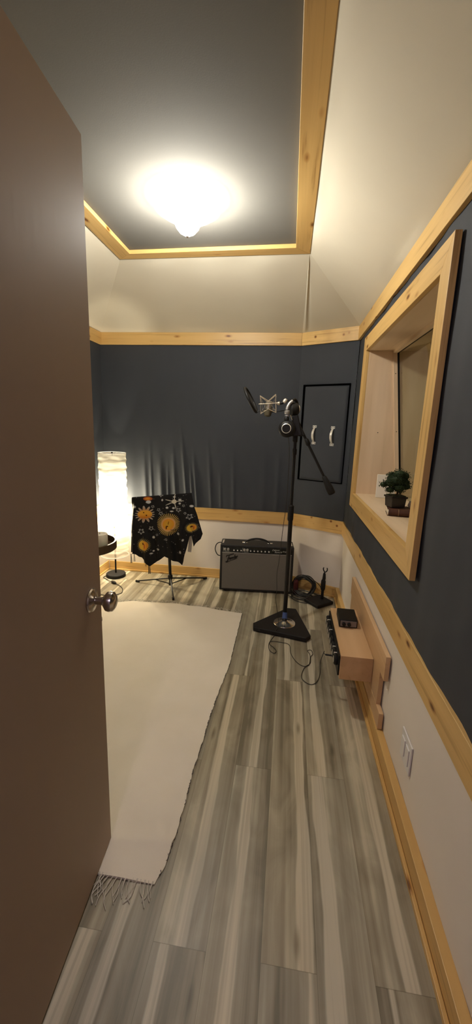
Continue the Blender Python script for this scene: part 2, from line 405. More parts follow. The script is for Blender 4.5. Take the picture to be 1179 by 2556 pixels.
# ---- cream cloth slopes from the upper trim to the ceiling frame
CZ = 2.384
FX0, FX1, FY0, FY1 = -1.115, .055, .62, 2.585     # outer edge of the ceiling frame
def slope(name, a, b, c, d, amp=.004, seed=0., nu=60, nv=30):
    a, b, c, d = map(Vector, (a, b, c, d)); nrm = (b-a).cross(d-a).normalized()
    if nrm.z > 0: nrm = -nrm
    def f(u, v):
        p = a.lerp(b, u).lerp(d.lerp(c, u), v)
        e = sm(0, .12, u)*sm(0, .12, 1-u)*sm(0, .1, v)*sm(0, .1, 1-v)
        return p+nrm*e*amp*(sin(u*9+seed)+.6*sin(u*23+v*3+seed)-1.2*sin(v*pi))
    vs, fs = quad_grid(f, nu, nv); struct(MB().add(vs, fs).build(name, CREAM))
zt = Z4-.004
CR = (XC, YB+.012, zt); CR2 = (XR-.004, YC+.008, zt); FC = (FX1-.004, FY1-.004, CZ+.006)
slope('wall_back_upper', (XL-.015, YB+.015, zt), CR, FC, (FX0, FY1+.03, CZ+.006))
slope('wall_right_upper', CR2, (XR-.004, YN, zt), (FX1-.004, FY0, CZ+.006), FC, .004, 1.)
slope('wall_left_upper', (XL-.015, YN, zt), (XL-.015, YB+.015, zt), (FX0, FY1+.03, CZ+.006), (FX0, FY0, CZ+.006), .004, 2.)
slope('wall_near_upper', (XR, YN, zt), (XL, YN, zt), (FX0, FY0, CZ+.006), (FX1, FY0, CZ+.006), .004, 3.)
# corner triangle of cloth, gathered towards the ceiling frame, with a small pleat on its left edge
A_, B_, C_ = Vector(CR), Vector(CR2), Vector(FC)
def tri_fn(u, v):
    p = A_.lerp(B_, u).lerp(C_, v); n_ = (B_-A_).cross(C_-A_).normalized(); n_ = n_ if n_.z < 0 else -n_
    e = sm(0, .1, v)*sm(0, .1, 1-v)
    pl = .007*math.exp(-((u-.05)/.03)**2)-.004*math.exp(-((u-.12)/.04)**2)
    return p+n_*(e*pl*(1-.3*v)+.002*sin(u*pi)*sin(v*pi*2))
vs, fs = quad_grid(tri_fn, 60, 30); struct(MB().add(vs, fs).build('wall_corner_upper', CREAM))
# ceiling
struct(MB().box(FX0-.02, FX1+.02, FY0-.02, FY1+.04, CZ+.022, CZ+.06).build('ceiling', CEILM, smooth=False))

# ---- pine trims
def board(name, m, *boxes):
    mb = MB()
    for b in boxes: mb.box(*b)
    return struct(mb.build(name, m, smooth=False, bevel=.0015))
T = .019
def diag(z0, z1, x1, m, name, t=T, yo=0.):
    # board along the corner panel
    a = Vector((XC, YB+yo, 0)); b = Vector((x1, YC+yo, 0)); n_ = Vector((cn[0], cn[1], 0))
    p = [a, b, b-n_*t+Vector((.004, -.0, 0)), a-n_*t]
    mb = MB().hexa([(q.x, q.y, z0) for q in p]+[(q.x, q.y, z1) for q in p])
    return struct(mb.build(name, m, smooth=False, bevel=.0015))
board('trim_1', PINE[0], (XL, XC, YB, YB+T, Z3, Z4))
board('trim_2', PINE[1], (XL-T, XL, YN, YB+T, Z3, Z4))
diag(Z3, Z4, .459, PINE[3], 'trim_3')
board('trim_4', PINE[1], (.459, .478, YN, YC+.01, Z3, Z4))
board('trim_5', PINE[0], (XL, XC, YB, YB+T, Z1, Z2))
board('trim_6', PINE[1], (XL-T, XL, YN, YB+T, Z1, Z2))
diag(Z1, Z2, .470, PINE[3], 'trim_7')
board('trim_8', PINE[1], (.468, .490, YN, YC+.01, Z1, Z2))
board('trim_9', PINE[0], (XL-T, DX0-.07, YN, YN+T, Z3, Z4))
# ceiling frame, mitred boards lying flat
def flat(name, m, p):
    mb = MB().hexa([(x, y, CZ) for x, y in p]+[(x, y, CZ+.022) for x, y in p]); struct(mb.build(name, m, smooth=False, bevel=.0015))
w_ = .083
flat('trim_10', PINE[0], [(FX0, FY1+.022), (FX0+w_+.01, FY1-w_+.03), (FX1-w_, FY1-w_), (FX1, FY1)])
flat('trim_11', PINE[1], [(FX1, FY1), (FX1-w_, FY1-w_), (FX1-w_, FY0+w_), (FX1, FY0)])
flat('trim_12', PINE[1], [(FX0, FY0), (FX0+w_, FY0+w_), (FX0+w_+.01, FY1-w_+.03), (FX0, FY1+.022)])
flat('trim_13', PINE[0], [(FX1, FY0), (FX1-w_, FY0+w_), (FX0+w_, FY0+w_), (FX0, FY0)])
# baseboards with shoe moulding
BZ = .086
def base_x(name, x0, x1, m):
    mb = MB().box(x0, x1, YB+.010, YB+T, 0, BZ).box(x0, x1, YB, YB+.010, 0, .016); struct(mb.build(name, m, smooth=False, bevel=.002))
base_x('baseboard_back', XL, XC, PINE[0])
struct(MB().box(XL-T, XL-.010, YN, YB+T, 0, BZ).box(XL-.01, XL, YN, YB, 0, .016).build('baseboard_left', PINE[1], smooth=False, bevel=.002))
struct(MB().box(.460, .49, YN, YC+.02, 0, BZ).box(.4475, .460, YN, YC-.03, 0, .018).build('baseboard_right', PINE[1], smooth=False, bevel=.002))
diag(0, BZ, .468, PINE[3], 'baseboard_corner', .012, .004)
def shoe():
    a = Vector((XC, YB-.004, 0)); b = Vector((.452, YC-.004, 0)); n_ = Vector((cn[0], cn[1], 0))
    p = [a+n_*.008, b+n_*.008, b-n_*.004, a-n_*.004]
    return struct(MB().hexa([(q.x, q.y, 0) for q in p]+[(q.x, q.y, .016) for q in p]).build('baseboard_corner_shoe', PINE[3], smooth=False))
shoe()

# ---- window in the right wall
win = thing('window_1', '', 'window', (.45, 2.1, WZ0)); del win['label']; del win['category']; struct(win)
fx0, fx1 = .450, .472
oy0, oy1, oz0, oz1 = 1.387, 2.838, .872, 1.978
def wboard(pts, m):    # pts (y,z) mitred board
    MB().hexa([(fx0, y, z) for y, z in pts]+[(fx1, y, z) for y, z in pts]).build('window_frame', m, win, smooth=False, bevel=.0015)
wboard([(oy0, oz1), (oy1, oz1), (WY1, WZ1), (WY0, WZ1)], PINE[1])
wboard([(oy0, oz0), (oy1, oz0), (WY1, WZ0), (WY0, WZ0)], PINE[1])
wboard([(oy0, oz0), (oy0, oz1), (WY0, WZ1), (WY0, WZ0)], PINE[2])
wboard([(oy1, oz0), (oy1, oz1), (WY1, WZ1), (WY1, WZ0)], PINE[2])
RX = 1.02
def gx(z): return .646+(1.873-z)*.1255
MB().box(fx1, RX, WY0, WY1, WZ0-.02, WZ0).build('window_sill', LINER[1], win, smooth=False)
MB().box(fx1, RX, WY0, WY1, WZ1, WZ1+.02).build('window_head', LINER[1], win, smooth=False)
lj = MB().box(fx1, RX, WY1, WY1+.02, WZ0-.02, WZ1+.02)
lj.build('window_jamb', LINER[2], win, smooth=False)
MB().box(fx1, RX, WY0-.02, WY0, WZ0-.02, WZ1+.02).build('window_jamb', LINER[2], win, smooth=False)
# slanted stops in front of the glass, top and both sides
def stop(y0, y1, za, zb, d0=-.030, d1=-.006):
    return MB().hexa([(gx(za)+d0, y0, za), (gx(za)+d1, y0, za), (gx(za)+d1, y1, za), (gx(za)+d0, y1, za),
                      (gx(zb)+d0, y0, zb), (gx(zb)+d1, y0, zb), (gx(zb)+d1, y1, zb), (gx(zb)+d0, y1, zb)])
stop(WY1-.014, WY1, WZ0, WZ1).build('window_stop', LINER[2], win, smooth=False)
stop(WY0, WY0+.014, WZ0, WZ1).build('window_stop', LINER[2], win, smooth=False)
stop(WY0+.014, WY1-.014, WZ1-.016, WZ1).build('window_stop', LINER[1], win, smooth=False)
# black gasket and pane
gk = MB()
for a in ((WY1-.011, WY1, WZ0, WZ1), (WY0, WY0+.011, WZ0, WZ1), (WY0, WY1, WZ1-.012, WZ1)):
    y0, y1, za, zb = a
    gk.hexa([(gx(za)-.006, y0, za), (gx(za)+.008, y0, za), (gx(za)+.008, y1, za), (gx(za)-.006, y1, za),
             (gx(zb)-.006, y0, zb), (gx(zb)+.008, y0, zb), (gx(zb)+.008, y1, zb), (gx(zb)-.006, y1, zb)])
gk.build('gasket', BLACK, win, smooth=False)
def pane(x_of):
    y0, y1, za, zb = WY0+.002, WY1-.002, WZ0+.002, WZ1-.002
    MB().hexa([(x_of(za), y0, za), (x_of(za)+.006, y0, za), (x_of(za)+.006, y1, za), (x_of(za), y1, za),
               (x_of(zb), y0, zb), (x_of(zb)+.006, y0, zb), (x_of(zb)+.006, y1, zb), (x_of(zb), y1, zb)]).build('window_pane', WGLASS, win, smooth=False)
pane(gx); pane(lambda z: RX-.03)
sh = MB()
for y, z in ((2.7492, 1.75), (2.7492, 1.39)): sh.cyl((gx(z)-.018, WY1-.0145, z), (gx(z)-.018, WY1-.012, z), .003, n=10)
sh.cyl((.575, WY1-.0015, 1.38), (.575, WY1+.002, 1.38), .003, n=10)
split_build(sh, 'screw_head', DKM, win)
# control room beyond the glass
CTRL = mottled('olive_wall_paint', (.34, .30, .20), (.36, .32, .22), (2, 2, 2), .8, .05)
struct(MB().box(2.35, 2.45, -.2, 4.3, 0, 2.5).build('wall_control_room_far', CTRL, smooth=False))
struct(MB().box(.6, 2.45, 4.2, 4.3, 0, 2.5).build('wall_control_room_end', CTRL, smooth=False))
struct(MB().box(.6, 2.45, -.3, -.2, 0, 2.5).build('wall_control_room_near', CTRL, smooth=False))
struct(MB().box(.6, 2.45, -.3, 4.3, 2.5, 2.56).build('ceiling_control_room', CTRL, smooth=False))
struct(MB().box(1.02, 1.06, -.2, WY0-.02, 0, 2.5).box(1.02, 1.06, WY1+.02, 4.2, 0, 2.5).box(1.02, 1.06, WY0-.02, WY1+.02, 0, WZ0-.02).box(1.02, 1.06, WY0-.02, WY1+.02, WZ1+.02, 2.5).build('wall_control_room_side', CTRL, smooth=False))
# hallway behind the camera
HALL = mottled('hallway_paint', (.42, .38, .36), (.44, .40, .38), (2, 2, 2), .8, .05)
struct(MB().box(-1.3, -1.2, -1.8, .13, 0, 2.3).build('wall_hall_left', HALL, smooth=False))
struct(MB().box(.9, 1.0, -1.8, .13, 0, 2.3).build('wall_hall_right', HALL, smooth=False))
struct(MB().box(-1.3, 1.0, -1.9, -1.8, 0, 2.3).build('wall_hall_back', HALL, smooth=False))
struct(MB().box(-1.3, 1.0, -1.9, .13, 2.3, 2.36).build('ceiling_hall', HALL, smooth=False))
hl = thing('hallway_ceiling_light', 'small round hallway ceiling light outside the open door', 'ceiling light', (-.3, -.75, 2.3))
MB().cyl((-.3, -.75, 2.28), (-.3, -.75, 2.3), .13, n=32).build('mounting_plate', WHITE, hl)
MB().lathe([(.12, 2.28), (.125, 2.24), (.11, 2.15), (.07, 2.06), (.0, 2.03)], (-.3, -.75, 0)).build('glass_shade', GLASS_SHADE, hl)

# ------------------------------------------------------------------ the open door
hx, hy = -.472, .262; ex, ey = -.520, 1.015
dv = Vector((ex-hx, ey-hy, 0)); dl = dv.length; dv.normalize(); dn = Vector((dv.y, -dv.x, 0))   # dn points to +x
DM = Matrix(((dv.x, dn.x, 0, hx), (dv.y, dn.y, 0, hy), (0, 0, 1, 0), (0, 0, 0, 1)))   # local x along leaf, y out of visible face
door = thing('door_1', '', 'door', (hx, hy, 0)); del door['label']; del door['category']; struct(door)
MB(DM).box(0, dl, -.035, 0, .008, 2.036).build('door_leaf', DOORM, door, smooth=False, bevel=.0015)
kx, kz = dl-.067, .906
kb = MB(DM)
kb.lathe([(.0, 0), (.033, 0), (.0335, .003), (.031, .007), (.020, .010), (.013, .014)], (kx, 0, kz), (0, 1, 0), 32)
ks = kb.build('rosette', NICKEL, door)
kn = MB(DM).lathe([(.0115, .008), (.0105, .022), (.012, .034), (.019, .040), (.0265, .046), (.0285, .054), (.0265, .063), (.018, .069), (.0, .071)], (kx, 0, kz), (0, 1, 0), 32)
kn.build('door_knob', NICKEL, door)
kb2 = MB(DM).lathe([(.033, 0), (.031, .008), (.012, .014), (.011, .03), (.026, .046), (.026, .062), (.0, .07)], (kx, -.035, kz), (0, -1, 0), 24)
kb2.build('door_knob', NICKEL, door)
MB(DM).box(dl, dl+.0015, -.029, -.006, kz-.028, kz+.028).box(dl, dl+.010, -.022, -.012, kz-.008, kz+.008).build('latch_plate', NICKEL, door, smooth=False)
hg = MB(DM)
for z in (.25, 1.05, 1.8): hg.cyl((-.004, .004, z-.045), (-.004, .004, z+.045), .006, n=12)
split_build(hg, 'hinge', NICKEL, door)
struct(MB().box(DX0-.075, DX0-.012, YN, YN+.018, 0, DZ+.07).box(DX1, DX1+.07, YN, YN+.018, 0, DZ+.07).box(DX0-.075, DX1+.07, YN, YN+.018, DZ, DZ+.07).build('trim_14', PINE[2], smooth=False, bevel=.002))

# ------------------------------------------------------------------ ceiling lamp
lx, ly = LAMP
cl = thing('ceiling_lamp', 'lit frosted glass flush ceiling lamp inside the pine ceiling frame', 'ceiling lamp', (lx, ly, CZ+.022))
MB().lathe([(.0, CZ+.022), (.075, CZ+.022), (.075, CZ+.008), (.0, CZ+.008)], (lx, ly, 0)).build('mounting_plate', WHITE, cl)
MB().lathe([(.150, CZ+.012), (.163, CZ+.006), (.164, CZ-.004), (.154, CZ-.022), (.120, CZ-.044), (.085, CZ-.062), (.060, CZ-.082), (.052, CZ-.100), (.036, CZ-.118), (.018, CZ-.128), (.006, CZ-.131)], (lx, ly, 0), n=48, closed=False).build('glass_shade', GLASS_SHADE, cl)
MB().lathe([(.0, CZ-.130), (.008, CZ-.131), (.008, CZ-.135), (.005, CZ-.139), (.0, CZ-.142)], (lx, ly, 0), n=16).build('finial', WHITE, cl)

# ------------------------------------------------------------------ floor lamp
px, py = -1.520, 3.272
fl = thing('floor_lamp', 'tall floor lamp with crinkled white paper cylinder shade, in the back left corner', 'floor lamp', (px, py, 0))
MB().lathe([(0, 0), (.086, 0), (.088, .006), (.087, .026), (.082, .031), (.0, .034)], (px, py, 0), n=48).build('base', DKM, fl)
pole = MB().cyl((px, py, .03), (px, py, .60), .0075, .0065)
pole.build('pole', BLACKM, fl)
prof = []
for i in range(120):
    t = i/119; z = .205+t*.930
    r = .1205-.004*t+.0022*sin(z*95)+.0018*sin(z*57+1)+.0012*sin(z*171)
    prof.append((r, z))
n = 64; vs = []
for r, z in prof:
    for k in range(n):
        a = 2*pi*k/n
        rr = r+.0022*sin(3*a+z*31)*sin(z*70+2*a)+.0015*sin(5*a+z*47)
        vs.append((px+rr*cos(a), py+rr*sin(a), z+.003*sin(2*a+z*9)))
fs = [(j*n+k, j*n+(k+1) % n, (j+1)*n+(k+1) % n, (j+1)*n+k) for j in range(len(prof)-1) for k in range(n)]
MB().add(vs, fs).build('lamp_shade', PAPER_SHADE, fl)
rg = MB().tube([(px+.118*cos(a), py+.118*sin(a), 1.134) for a in [2*pi*k/48 for k in range(48)]], .0022, 6, closed=True)
rg.tube([(px+.122*cos(a), py+.122*sin(a), .206) for a in [2*pi*k/48 for k in range(48)]], .0022, 6, closed=True)
split_build(rg, 'shade_ring', WHITE, fl)
MB().tube([(px-.116, py, 1.133), (px, py, 1.115), (px+.116, py, 1.133)], .0018, 6).tube([(px, py-.116, 1.133), (px, py, 1.115), (px, py+.116, 1.133)], .0018, 6).build('shade_wire', WHITE, fl)
MB().lathe([(0, 1.108), (.006, 1.110), (.004, 1.120), (.009, 1.128), (.007, 1.138), (0, 1.142)], (px, py, 0), n=16).build('finial', DKM, fl)
MB().lathe([(.018, .60), (.020, .63), (.016, .66), (.0, .66)], (px, py, 0), n=20).build('bulb_socket', BLACK, fl)
cp = [(px-.08, py-.01, .006), (-1.610, 3.205, .004), (-1.575, 3.178, .004), (-1.507, 3.121, .010), (-1.433, 3.081, .008), (-1.364, 3.032, .004), (-1.326, 2.970, .004), (-1.313, 2.914, .004), (-1.341, 2.876, .004), (-1.400, 2.845, .005), (-1.48, 2.86, .004), (-1.60, 2.92, .004)]
co = MB().tube(cp, .0028, 8, smooth=6).build('power_cord', CORD, fl)
sw = MB().sphere((0, 0, 0), 1, 16, (.034, .015, .011)); sw2 = MB(Matrix.Translation((-1.462, 3.097, .012)) @ Matrix.Rotation(radians(-30), 4, 'Z'))
sw2.add(sw.v, sw.f).build('foot_switch', BLACK, co)

# ------------------------------------------------------------------ round tray table with candle
tx, ty, tz = -1.322, 2.40, .548
tb = thing('round_side_table', 'small dark round table with raised rim, mostly hidden behind the door', 'side table', (tx, ty, 0))
MB().lathe([(0, tz), (.196, tz), (.200, tz+.004), (.200, tz+.056), (.188, tz+.056), (.188, tz+.014), (0, tz+.014)], (tx, ty, 0), n=64).build('tray_top', DKWOOD, tb)
MB().lathe([(.016, .04), (.016, .4), (.022, .5), (.05, tz)], (tx, ty, 0), n=24).build('pedestal', DKWOOD, tb)
MB().lathe([(0, .0), (.085, .0), (.085, .012), (.03, .03), (.0, .03)], (tx, ty, .0125), n=40).build('base', DKWOOD, tb)
cd_ = thing('pillar_candle', 'thick ivory pillar candle standing in the dark round tray', 'candle', (-1.212, 2.385, tz+.0145))
MB().lathe([(0, tz+.0145), (.048, tz+.0145), (.050, tz+.018), (.050, tz+.110), (.046, tz+.117), (.035, tz+.116), (0, tz+.112)], (-1.212, 2.385, 0), n=40).build('wax', CANDLE, cd_)
MB().cyl((-1.212, 2.385, tz+.11), (-1.212, 2.385, tz+.124), .0015, n=6).build('wick', BLACK, cd_)

# ------------------------------------------------------------------ rug
rug = thing('fringed_rug', 'cream woven rug with frayed fringes lying on the grey plank floor', 'rug', (-.9, 1.8, 0))
redge = [(.904, -.330), (.954, -.315), (1.064, -.307), (1.177, -.306), (1.309, -.311), (1.491, -.304), (1.604, -.305), (1.812, -.294), (2.071, -.273), (2.395, -.276), (2.751, -.277)]
fedge = [(-1.56, 2.71), (-1.363, 2.720), (-1.251, 2.750), (-1.134, 2.789), (-1.004, 2.794), (-.847, 2.815), (-.709, 2.790), (-.548, 2.785), (-.418, 2.763), (-.277, 2.751)]
def lerp_tab(tab, x):
    if x <= tab[0][0]: return tab[0][1]
    for (a, b), (c, d) in zip(tab, tab[1:]):
        if x <= c: return b+(d-b)*(x-a)/(c-a)
    return tab[-1][1]
def rug_fn(u, v, top=True):
    x_ = -1.56+u*1.255; yf = lerp_tab(fedge, -1.56+u*1.283); y = .905+(yf-.905)*v
    xr = lerp_tab(redge, y)+.0015*sin(y*60)+.001*sin(y*133); x = -1.56+u*(xr+1.56)
    z = .006+.0022*sin(x*9+y*5)*sin(y*6.5-x*3)+.0016*sin(y*17+x*13)+.0012*sin(x*31-y*11)
    z += .004*math.exp(-((y-1.02-.1*(x+.45))/.02)**2)*sm(-.6, -.5, x)
    return (x, y, max(.003, z) if top else .0008)
vs, fs = quad_grid(rug_fn, 90, 130); bt, fb = quad_grid(lambda u, v: rug_fn(u, v, False), 90, 130)
o_ = len(vs); nv_ = 91
rim = [j*nv_ for j in range(131)]; rim2 = [j*nv_+90 for j in range(131)]; r3 = list(range(91)); r4 = [130*nv_+i for i in range(91)]
side = []
for L_ in (rim, rim2, r3, r4): side += [(a, b, b+o_, a+o_) for a, b in zip(L_, L_[1:])]
MB().add(vs+bt, fs+[tuple(i+o_ for i in reversed(f)) for f in fb]+side).build('woven_field', RUGM, rug)
# dark edge stitching
st = MB(); y = .93
while y < 2.74:
    x = lerp_tab(redge, y)
    if random.random() < .62:
        st.tube([(x-.001, y, .006), (x+.0025, y+.008, .004), (x-.0005, y+random.uniform(.012, .03), .007)], .0013, 5)
    y += .022
st.build('edge_stitching', mat('grey_thread', (.10, .085, .08), .9), rug)['kind'] = 'stuff'
def fringe(y0fn, sgn, xs, ln, sprd, name='fringe'):
    mb = MB()
    for x in xs:
        y0 = y0fn(x); L_ = ln*random.uniform(.5, 1.15); dx = random.uniform(-sprd, sprd)
        c = random.uniform(-.02, .02)
        mb.tube([(x, y0-sgn*.004, .006), (x+dx*.25+c*.5, y0+sgn*L_*.35, .0045), (x+dx*.6+c, y0+sgn*L_*.7, .004), (x+dx, y0+sgn*L_, .003)], .0012, 5, smooth=3)
        if random.random() < .7: mb.tube([(x+.003, y0-sgn*.004, .006), (x+dx*.35+c*.3, y0+sgn*L_*.3, .006), (x+dx*.4-c, y0+sgn*L_*.8, .003)], .001, 5, smooth=3)
    o = mb.build(name, FRINGE, rug); o['kind'] = 'stuff'
fringe(lambda x: lerp_tab(fedge, x), 1, [-1.55+i*.013 for i in range(98)], .05, .035)
fringe(lambda x: .907, -1, [-1.55+i*.0125 for i in range(98)], .085, .03)

# ------------------------------------------------------------------ padded hatch on the corner panel
cl_len = math.hypot(XR-XC, YC-YB); du = Vector(((.470-XC)/.4724, (YC-YB)/.4724, 0)); dnv = Vector((cn[0], cn[1], 0))
HM = Matrix(((du.x, 0, dnv.x, XC), (du.y, 0, dnv.y, YB+.015), (0, 1, 0, 0), (0, 0, 0, 1)))   # local x along panel, y up, z out
ht = thing('padded_hatch', 'dark padded hatch panel with two chrome pull handles on the corner wall', 'hatch', (XC+.24*du.x, YB+.24*du.y, .972))
pad = []
def pad_fn(u, v):
    e = min(sm(0, .05, u), sm(0, .05, 1-u), sm(0, .03, v), sm(0, .03, 1-v))
    return (.060+u*.372, .972+v*.756, .006+.012*e**.5+.001*sin(u*7+v*5))
vs, fs = quad_grid(pad_fn, 50, 80)
mbp = MB(HM); mbp.add(vs, fs); mbp.box(.060, .432, .972, 1.728, -.006, .0065); mbp.build('padded_panel', DARKF, ht)
fr = MB(HM); g_ = .0055
fr.box(.044, .062, .966, 1.740, -.002, .0105).box(.430, .439, .966, 1.738, -.002, .007).box(.048, .439, 1.726, 1.740, -.002, .0115).box(.048, .439, .965, .973, -.002, .006)
fr.build('edge_gap_shade', mat('gap_shade_black', (.001, .001, .001), 1., 0, 0), ht)  # raised black strips stand in for the shade in the gap around the hatch
for hxx, z0, z1 in ((.175, 1.268, 1.420), (.332, 1.262, 1.416)):
    h_ = MB(HM)
    prof_ = [(hxx, z1-.018, .021), (hxx, z1-.030, .034), (hxx, (z0+z1)/2+.02, .050), (hxx, (z0+z1)/2-.02, .050), (hxx, z0+.030, .034), (hxx, z0+.018, .021)]
    # strap handle: flat strip swept along the arc
    pp = []
    for i in range(25):
        t = i/24; zz = z1-.018-(z1-z0-.036)*t; oo = .021+.034*sin(pi*t)**.8; pp.append((zz, oo))
    vsb = []
    for (zz, oo) in pp:
        wdt = .0085+.002*sin(pi*(z1-zz)/(z1-z0))
        vsb += [(hxx-wdt, zz, oo), (hxx+wdt, zz, oo), (hxx+wdt*.8, zz, oo+.004), (hxx-wdt*.8, zz, oo+.004)]
    fsb = [(4*i+a, 4*i+(a+1) % 4, 4*i+4+(a+1) % 4, 4*i+4+a) for i in range(24) for a in range(4)]+[(0, 1, 2, 3), (96, 97, 98, 99)]
    h_.add(vsb, fsb)
    h_.box(hxx-.017, hxx+.017, z1-.020, z1, .017, .022).box(hxx-.017, hxx+.017, z0, z0+.020, .017, .022)
    hb = h_.build('pull_handle', HANDLE, ht, bevel=.001, label='chrome pull handle')
    sc_ = MB(HM)
    for sx in (-.010, .010):
        for zz in (z1-.010, z0+.010): sc_.cyl((hxx+sx, zz, .0215), (hxx+sx, zz, .0235), .003, n=10)
    split_build(sc_, 'screw', DKM, hb)

# ------------------------------------------------------------------ guitar amplifier
AW, AH, AD = .622, .414, .205
ang = radians(4.3)
AM = Matrix.Translation((-.524, 3.132, 0)) @ Matrix.Rotation(ang, 4, 'Z')     # local x right, y back, z up
amp = thing('guitar_amplifier', 'black combo guitar amplifier with silver grille cloth against the back wall', 'amplifier', (-.22, 3.25, 0))
TILT = .018
def fy(z): return TILT*z/AH         # front leans back slightly
def amp_hex(x0, x1, d0, d1, z0, z1, M=AM):   # slab following the leaning front; d = depth behind the front
    return [(x0, fy(z0)+d0, z0), (x1, fy(z0)+d0, z0), (x1, fy(z0)+d1, z0), (x0, fy(z0)+d1, z0),
            (x0, fy(z1)+d0, z1), (x1, fy(z1)+d0, z1), (x1, fy(z1)+d1, z1), (x0, fy(z1)+d1, z1)]
cab = MB(AM)
cab.hexa([(0, 0, .012), (AW, 0, .012), (AW, AD, .012), (0, AD, .012), (0, fy(AH), AH), (AW, fy(AH), AH), (AW, AD, AH), (0, AD, AH)])
cabo = cab.build('cabinet', TOLEX, amp, smooth=False, bevel=.008, seg=3)
GRILL = mottled('silver_grille_cloth', (.115, .105, .089), (.165, .150, .128), (900, 900, 500), .7, .5, (900, 900, 700), .4, bdist=.0008)
MB(AM).hexa(amp_hex(.020, AW-.020, -.004, .004, .030, .345)).build('grille_cloth', GRILL, amp, smooth=False, bevel=.002)
MB(AM).hexa(amp_hex(.018, AW-.018, -.006, .0, .345, .3505)).build('silver_trim', SILVER, amp, smooth=False)
pn = MB(AM).hexa(amp_hex(.018, AW-.018, -.005, .0, .352, .397)).build('control_panel', mat('black_gloss_panel', (.008, .010, .008), .25), amp, smooth=False)
def a3(x, z, d): return AM @ Vector((x, fy(z)+d, z))
af = (AM.to_3x3() @ Vector((0, -1, 0)))
for x in (.118, .148, .178, .258, .288, .318, .349, .380, .411):
    k = MB(); z = .374
    k.lathe([(.0115, 0), (.0115, .004), (.009, .006), (.008, .014)], a3(x, z, -.005), af, 20)
    ko = k.build('knob', BLACK, pn)
    MB().lathe([(.0, .0), (.0058, 0), (.0055, .003), (0, .0035)], a3(x, z, -.019), af, 16).build('knob_cap', WHITE, ko)
for x in (.040, .068, .205, .231):
    MB().lathe([(.011, 0), (.011, .002), (.008, .004), (.005, .004), (.0045, .0015), (0, .0015)], a3(x, .377, -.005), af, 20).build('input_jack', SILVER, pn)
ln_ = MB(AM)
WT = mat('panel_print', (.42, .42, .38), .5)
for x0, x1 in ((.026, .0285), (.190, .1925)): ln_.hexa(amp_hex(x0, x1, -.0056, -.005, .357, .393))
for x0, x1 in ((.036, .078), (.200, .240)): ln_.hexa(amp_hex(x0, x1, -.0056, -.005, .358, .361))
split_build(ln_, 'printed_line', WT, pn, smooth=False)
def text(body, size, x, z, d, parent, m, name, shear=.3, ext=.0004, rot=0.):
    c = bpy.data.curves.new(name, 'FONT'); c.body = body; c.size = size; c.extrude = ext; c.shear = shear; c.space_character = .95
    to = bpy.data.objects.new(name, c); COL.objects.link(to)
    dg = bpy.context.evaluated_depsgraph_get(); dg.update()
    me = bpy.data.meshes.new_from_object(to.evaluated_get(dg)); COL.objects.unlink(to); bpy.data.objects.remove(to)
    loc = a3(x, z, d); R_ = AM.to_3x3().to_4x4() @ Matrix.Rotation(pi/2, 4, 'X') @ Matrix.Rotation(rot, 4, 'Z')
    me.transform(Matrix.Translation(loc-world_loc(parent)) @ R_); me.materials.clear(); me.materials.append(m)
    o = bpy.data.objects.new(name, me); COL.objects.link(o); o.parent = parent; return o
text('Deluxe', .022, .437, .379, -.0056, pn, WT, 'panel_script', .35, rot=.05)
text('Reverb', .022, .458, .361, -.0056, pn, WT, 'panel_script', .35, rot=.05)
text('-Amp', .017, .520, .372, -.0056, pn, WT, 'panel_script', .35)
MB(AM).lathe([(.008, 0), (.008, .003), (.005, .006), (0, .007)], (.575, fy(.374)-.005, .374), (0, -1, 0), 16).build('pilot_jewel', mat('dark_red_jewel', (.10, .01, .008), .2), pn)
# script badge, written in strokes
bd = MB()
def stroke(pts, r=.0028):
    P_ = [a3(.052+x*.100, .262+y*.074+x*.008, -.0065) for x, y in pts]; bd.tube(P_, r, 6, smooth=5)
stroke([(.02, .62), (.06, .80), (.2, .82), (.40, .90), (.62, 1.0), (.60, .93)], .0032)     # top bar of F
stroke([(.26, .83), (.20, .50), (.12, .15), (.02, .02), (-.02, .12)], .0038)                # stem of F
stroke([(.06, .44), (.18, .46), (.30, .54)], .0028)
stroke([(.28, .36), (.36, .46), (.37, .54), (.31, .50), (.29, .38), (.34, .33), (.42, .42)], .0026)     # e
stroke([(.42, .42), (.45, .56), (.44, .38), (.50, .55), (.54, .57), (.53, .42), (.57, .44)], .0026)      # n
stroke([(.70, .60), (.62, .60), (.59, .48), (.64, .44), (.70, .56), (.76, .90), (.70, .50), (.74, .48)], .0026)  # d
stroke([(.74, .50), (.82, .60), (.82, .67), (.77, .62), (.76, .52), (.81, .48), (.88, .60)], .0026)      # e
stroke([(.88, .58), (.91, .72), (.90, .56), (.95, .70), (1.0, .74)], .0026)                               # r
stroke([(.05, -.02), (.35, .16), (.7, .33), (.98, .48)], .0024)                                            # underline tail
bd.build('script_badge', mat('dark_badge', (.02, .018, .015), .3, .6), amp)
hd = MB(AM)
arch = []
for i in range(21):
    t = i/20; arch.append((.205+.215*t, AH+.002+.036*sin(pi*t)**.7))
vsb = []
for x, z in arch:
    hw = .013
    vsb += [(x, .085-hw, z), (x, .085+hw, z), (x, .085+hw*.9, z+.012), (x, .085-hw*.9, z+.012)]
hd.add(vsb, [(4*i+a, 4*i+(a+1) % 4, 4*i+4+(a+1) % 4, 4*i+4+a) for i in range(20) for a in range(4)]+[(0, 1, 2, 3), (80, 81, 82, 83)])
hdo = hd.build('strap_handle', BLACK, amp, bevel=.002)
for x0 in (.182, .398):
    MB(AM).box(x0, x0+.045, .073, .097, AH, AH+.011).build('handle_cap', CHROME, amp, bevel=.003, label='chrome handle end cap')
MB(AM).box(.012, .026, .06, .16, AH, AH+.0025).build('corner_plate', CHROME, amp, smooth=False, bevel=.001)
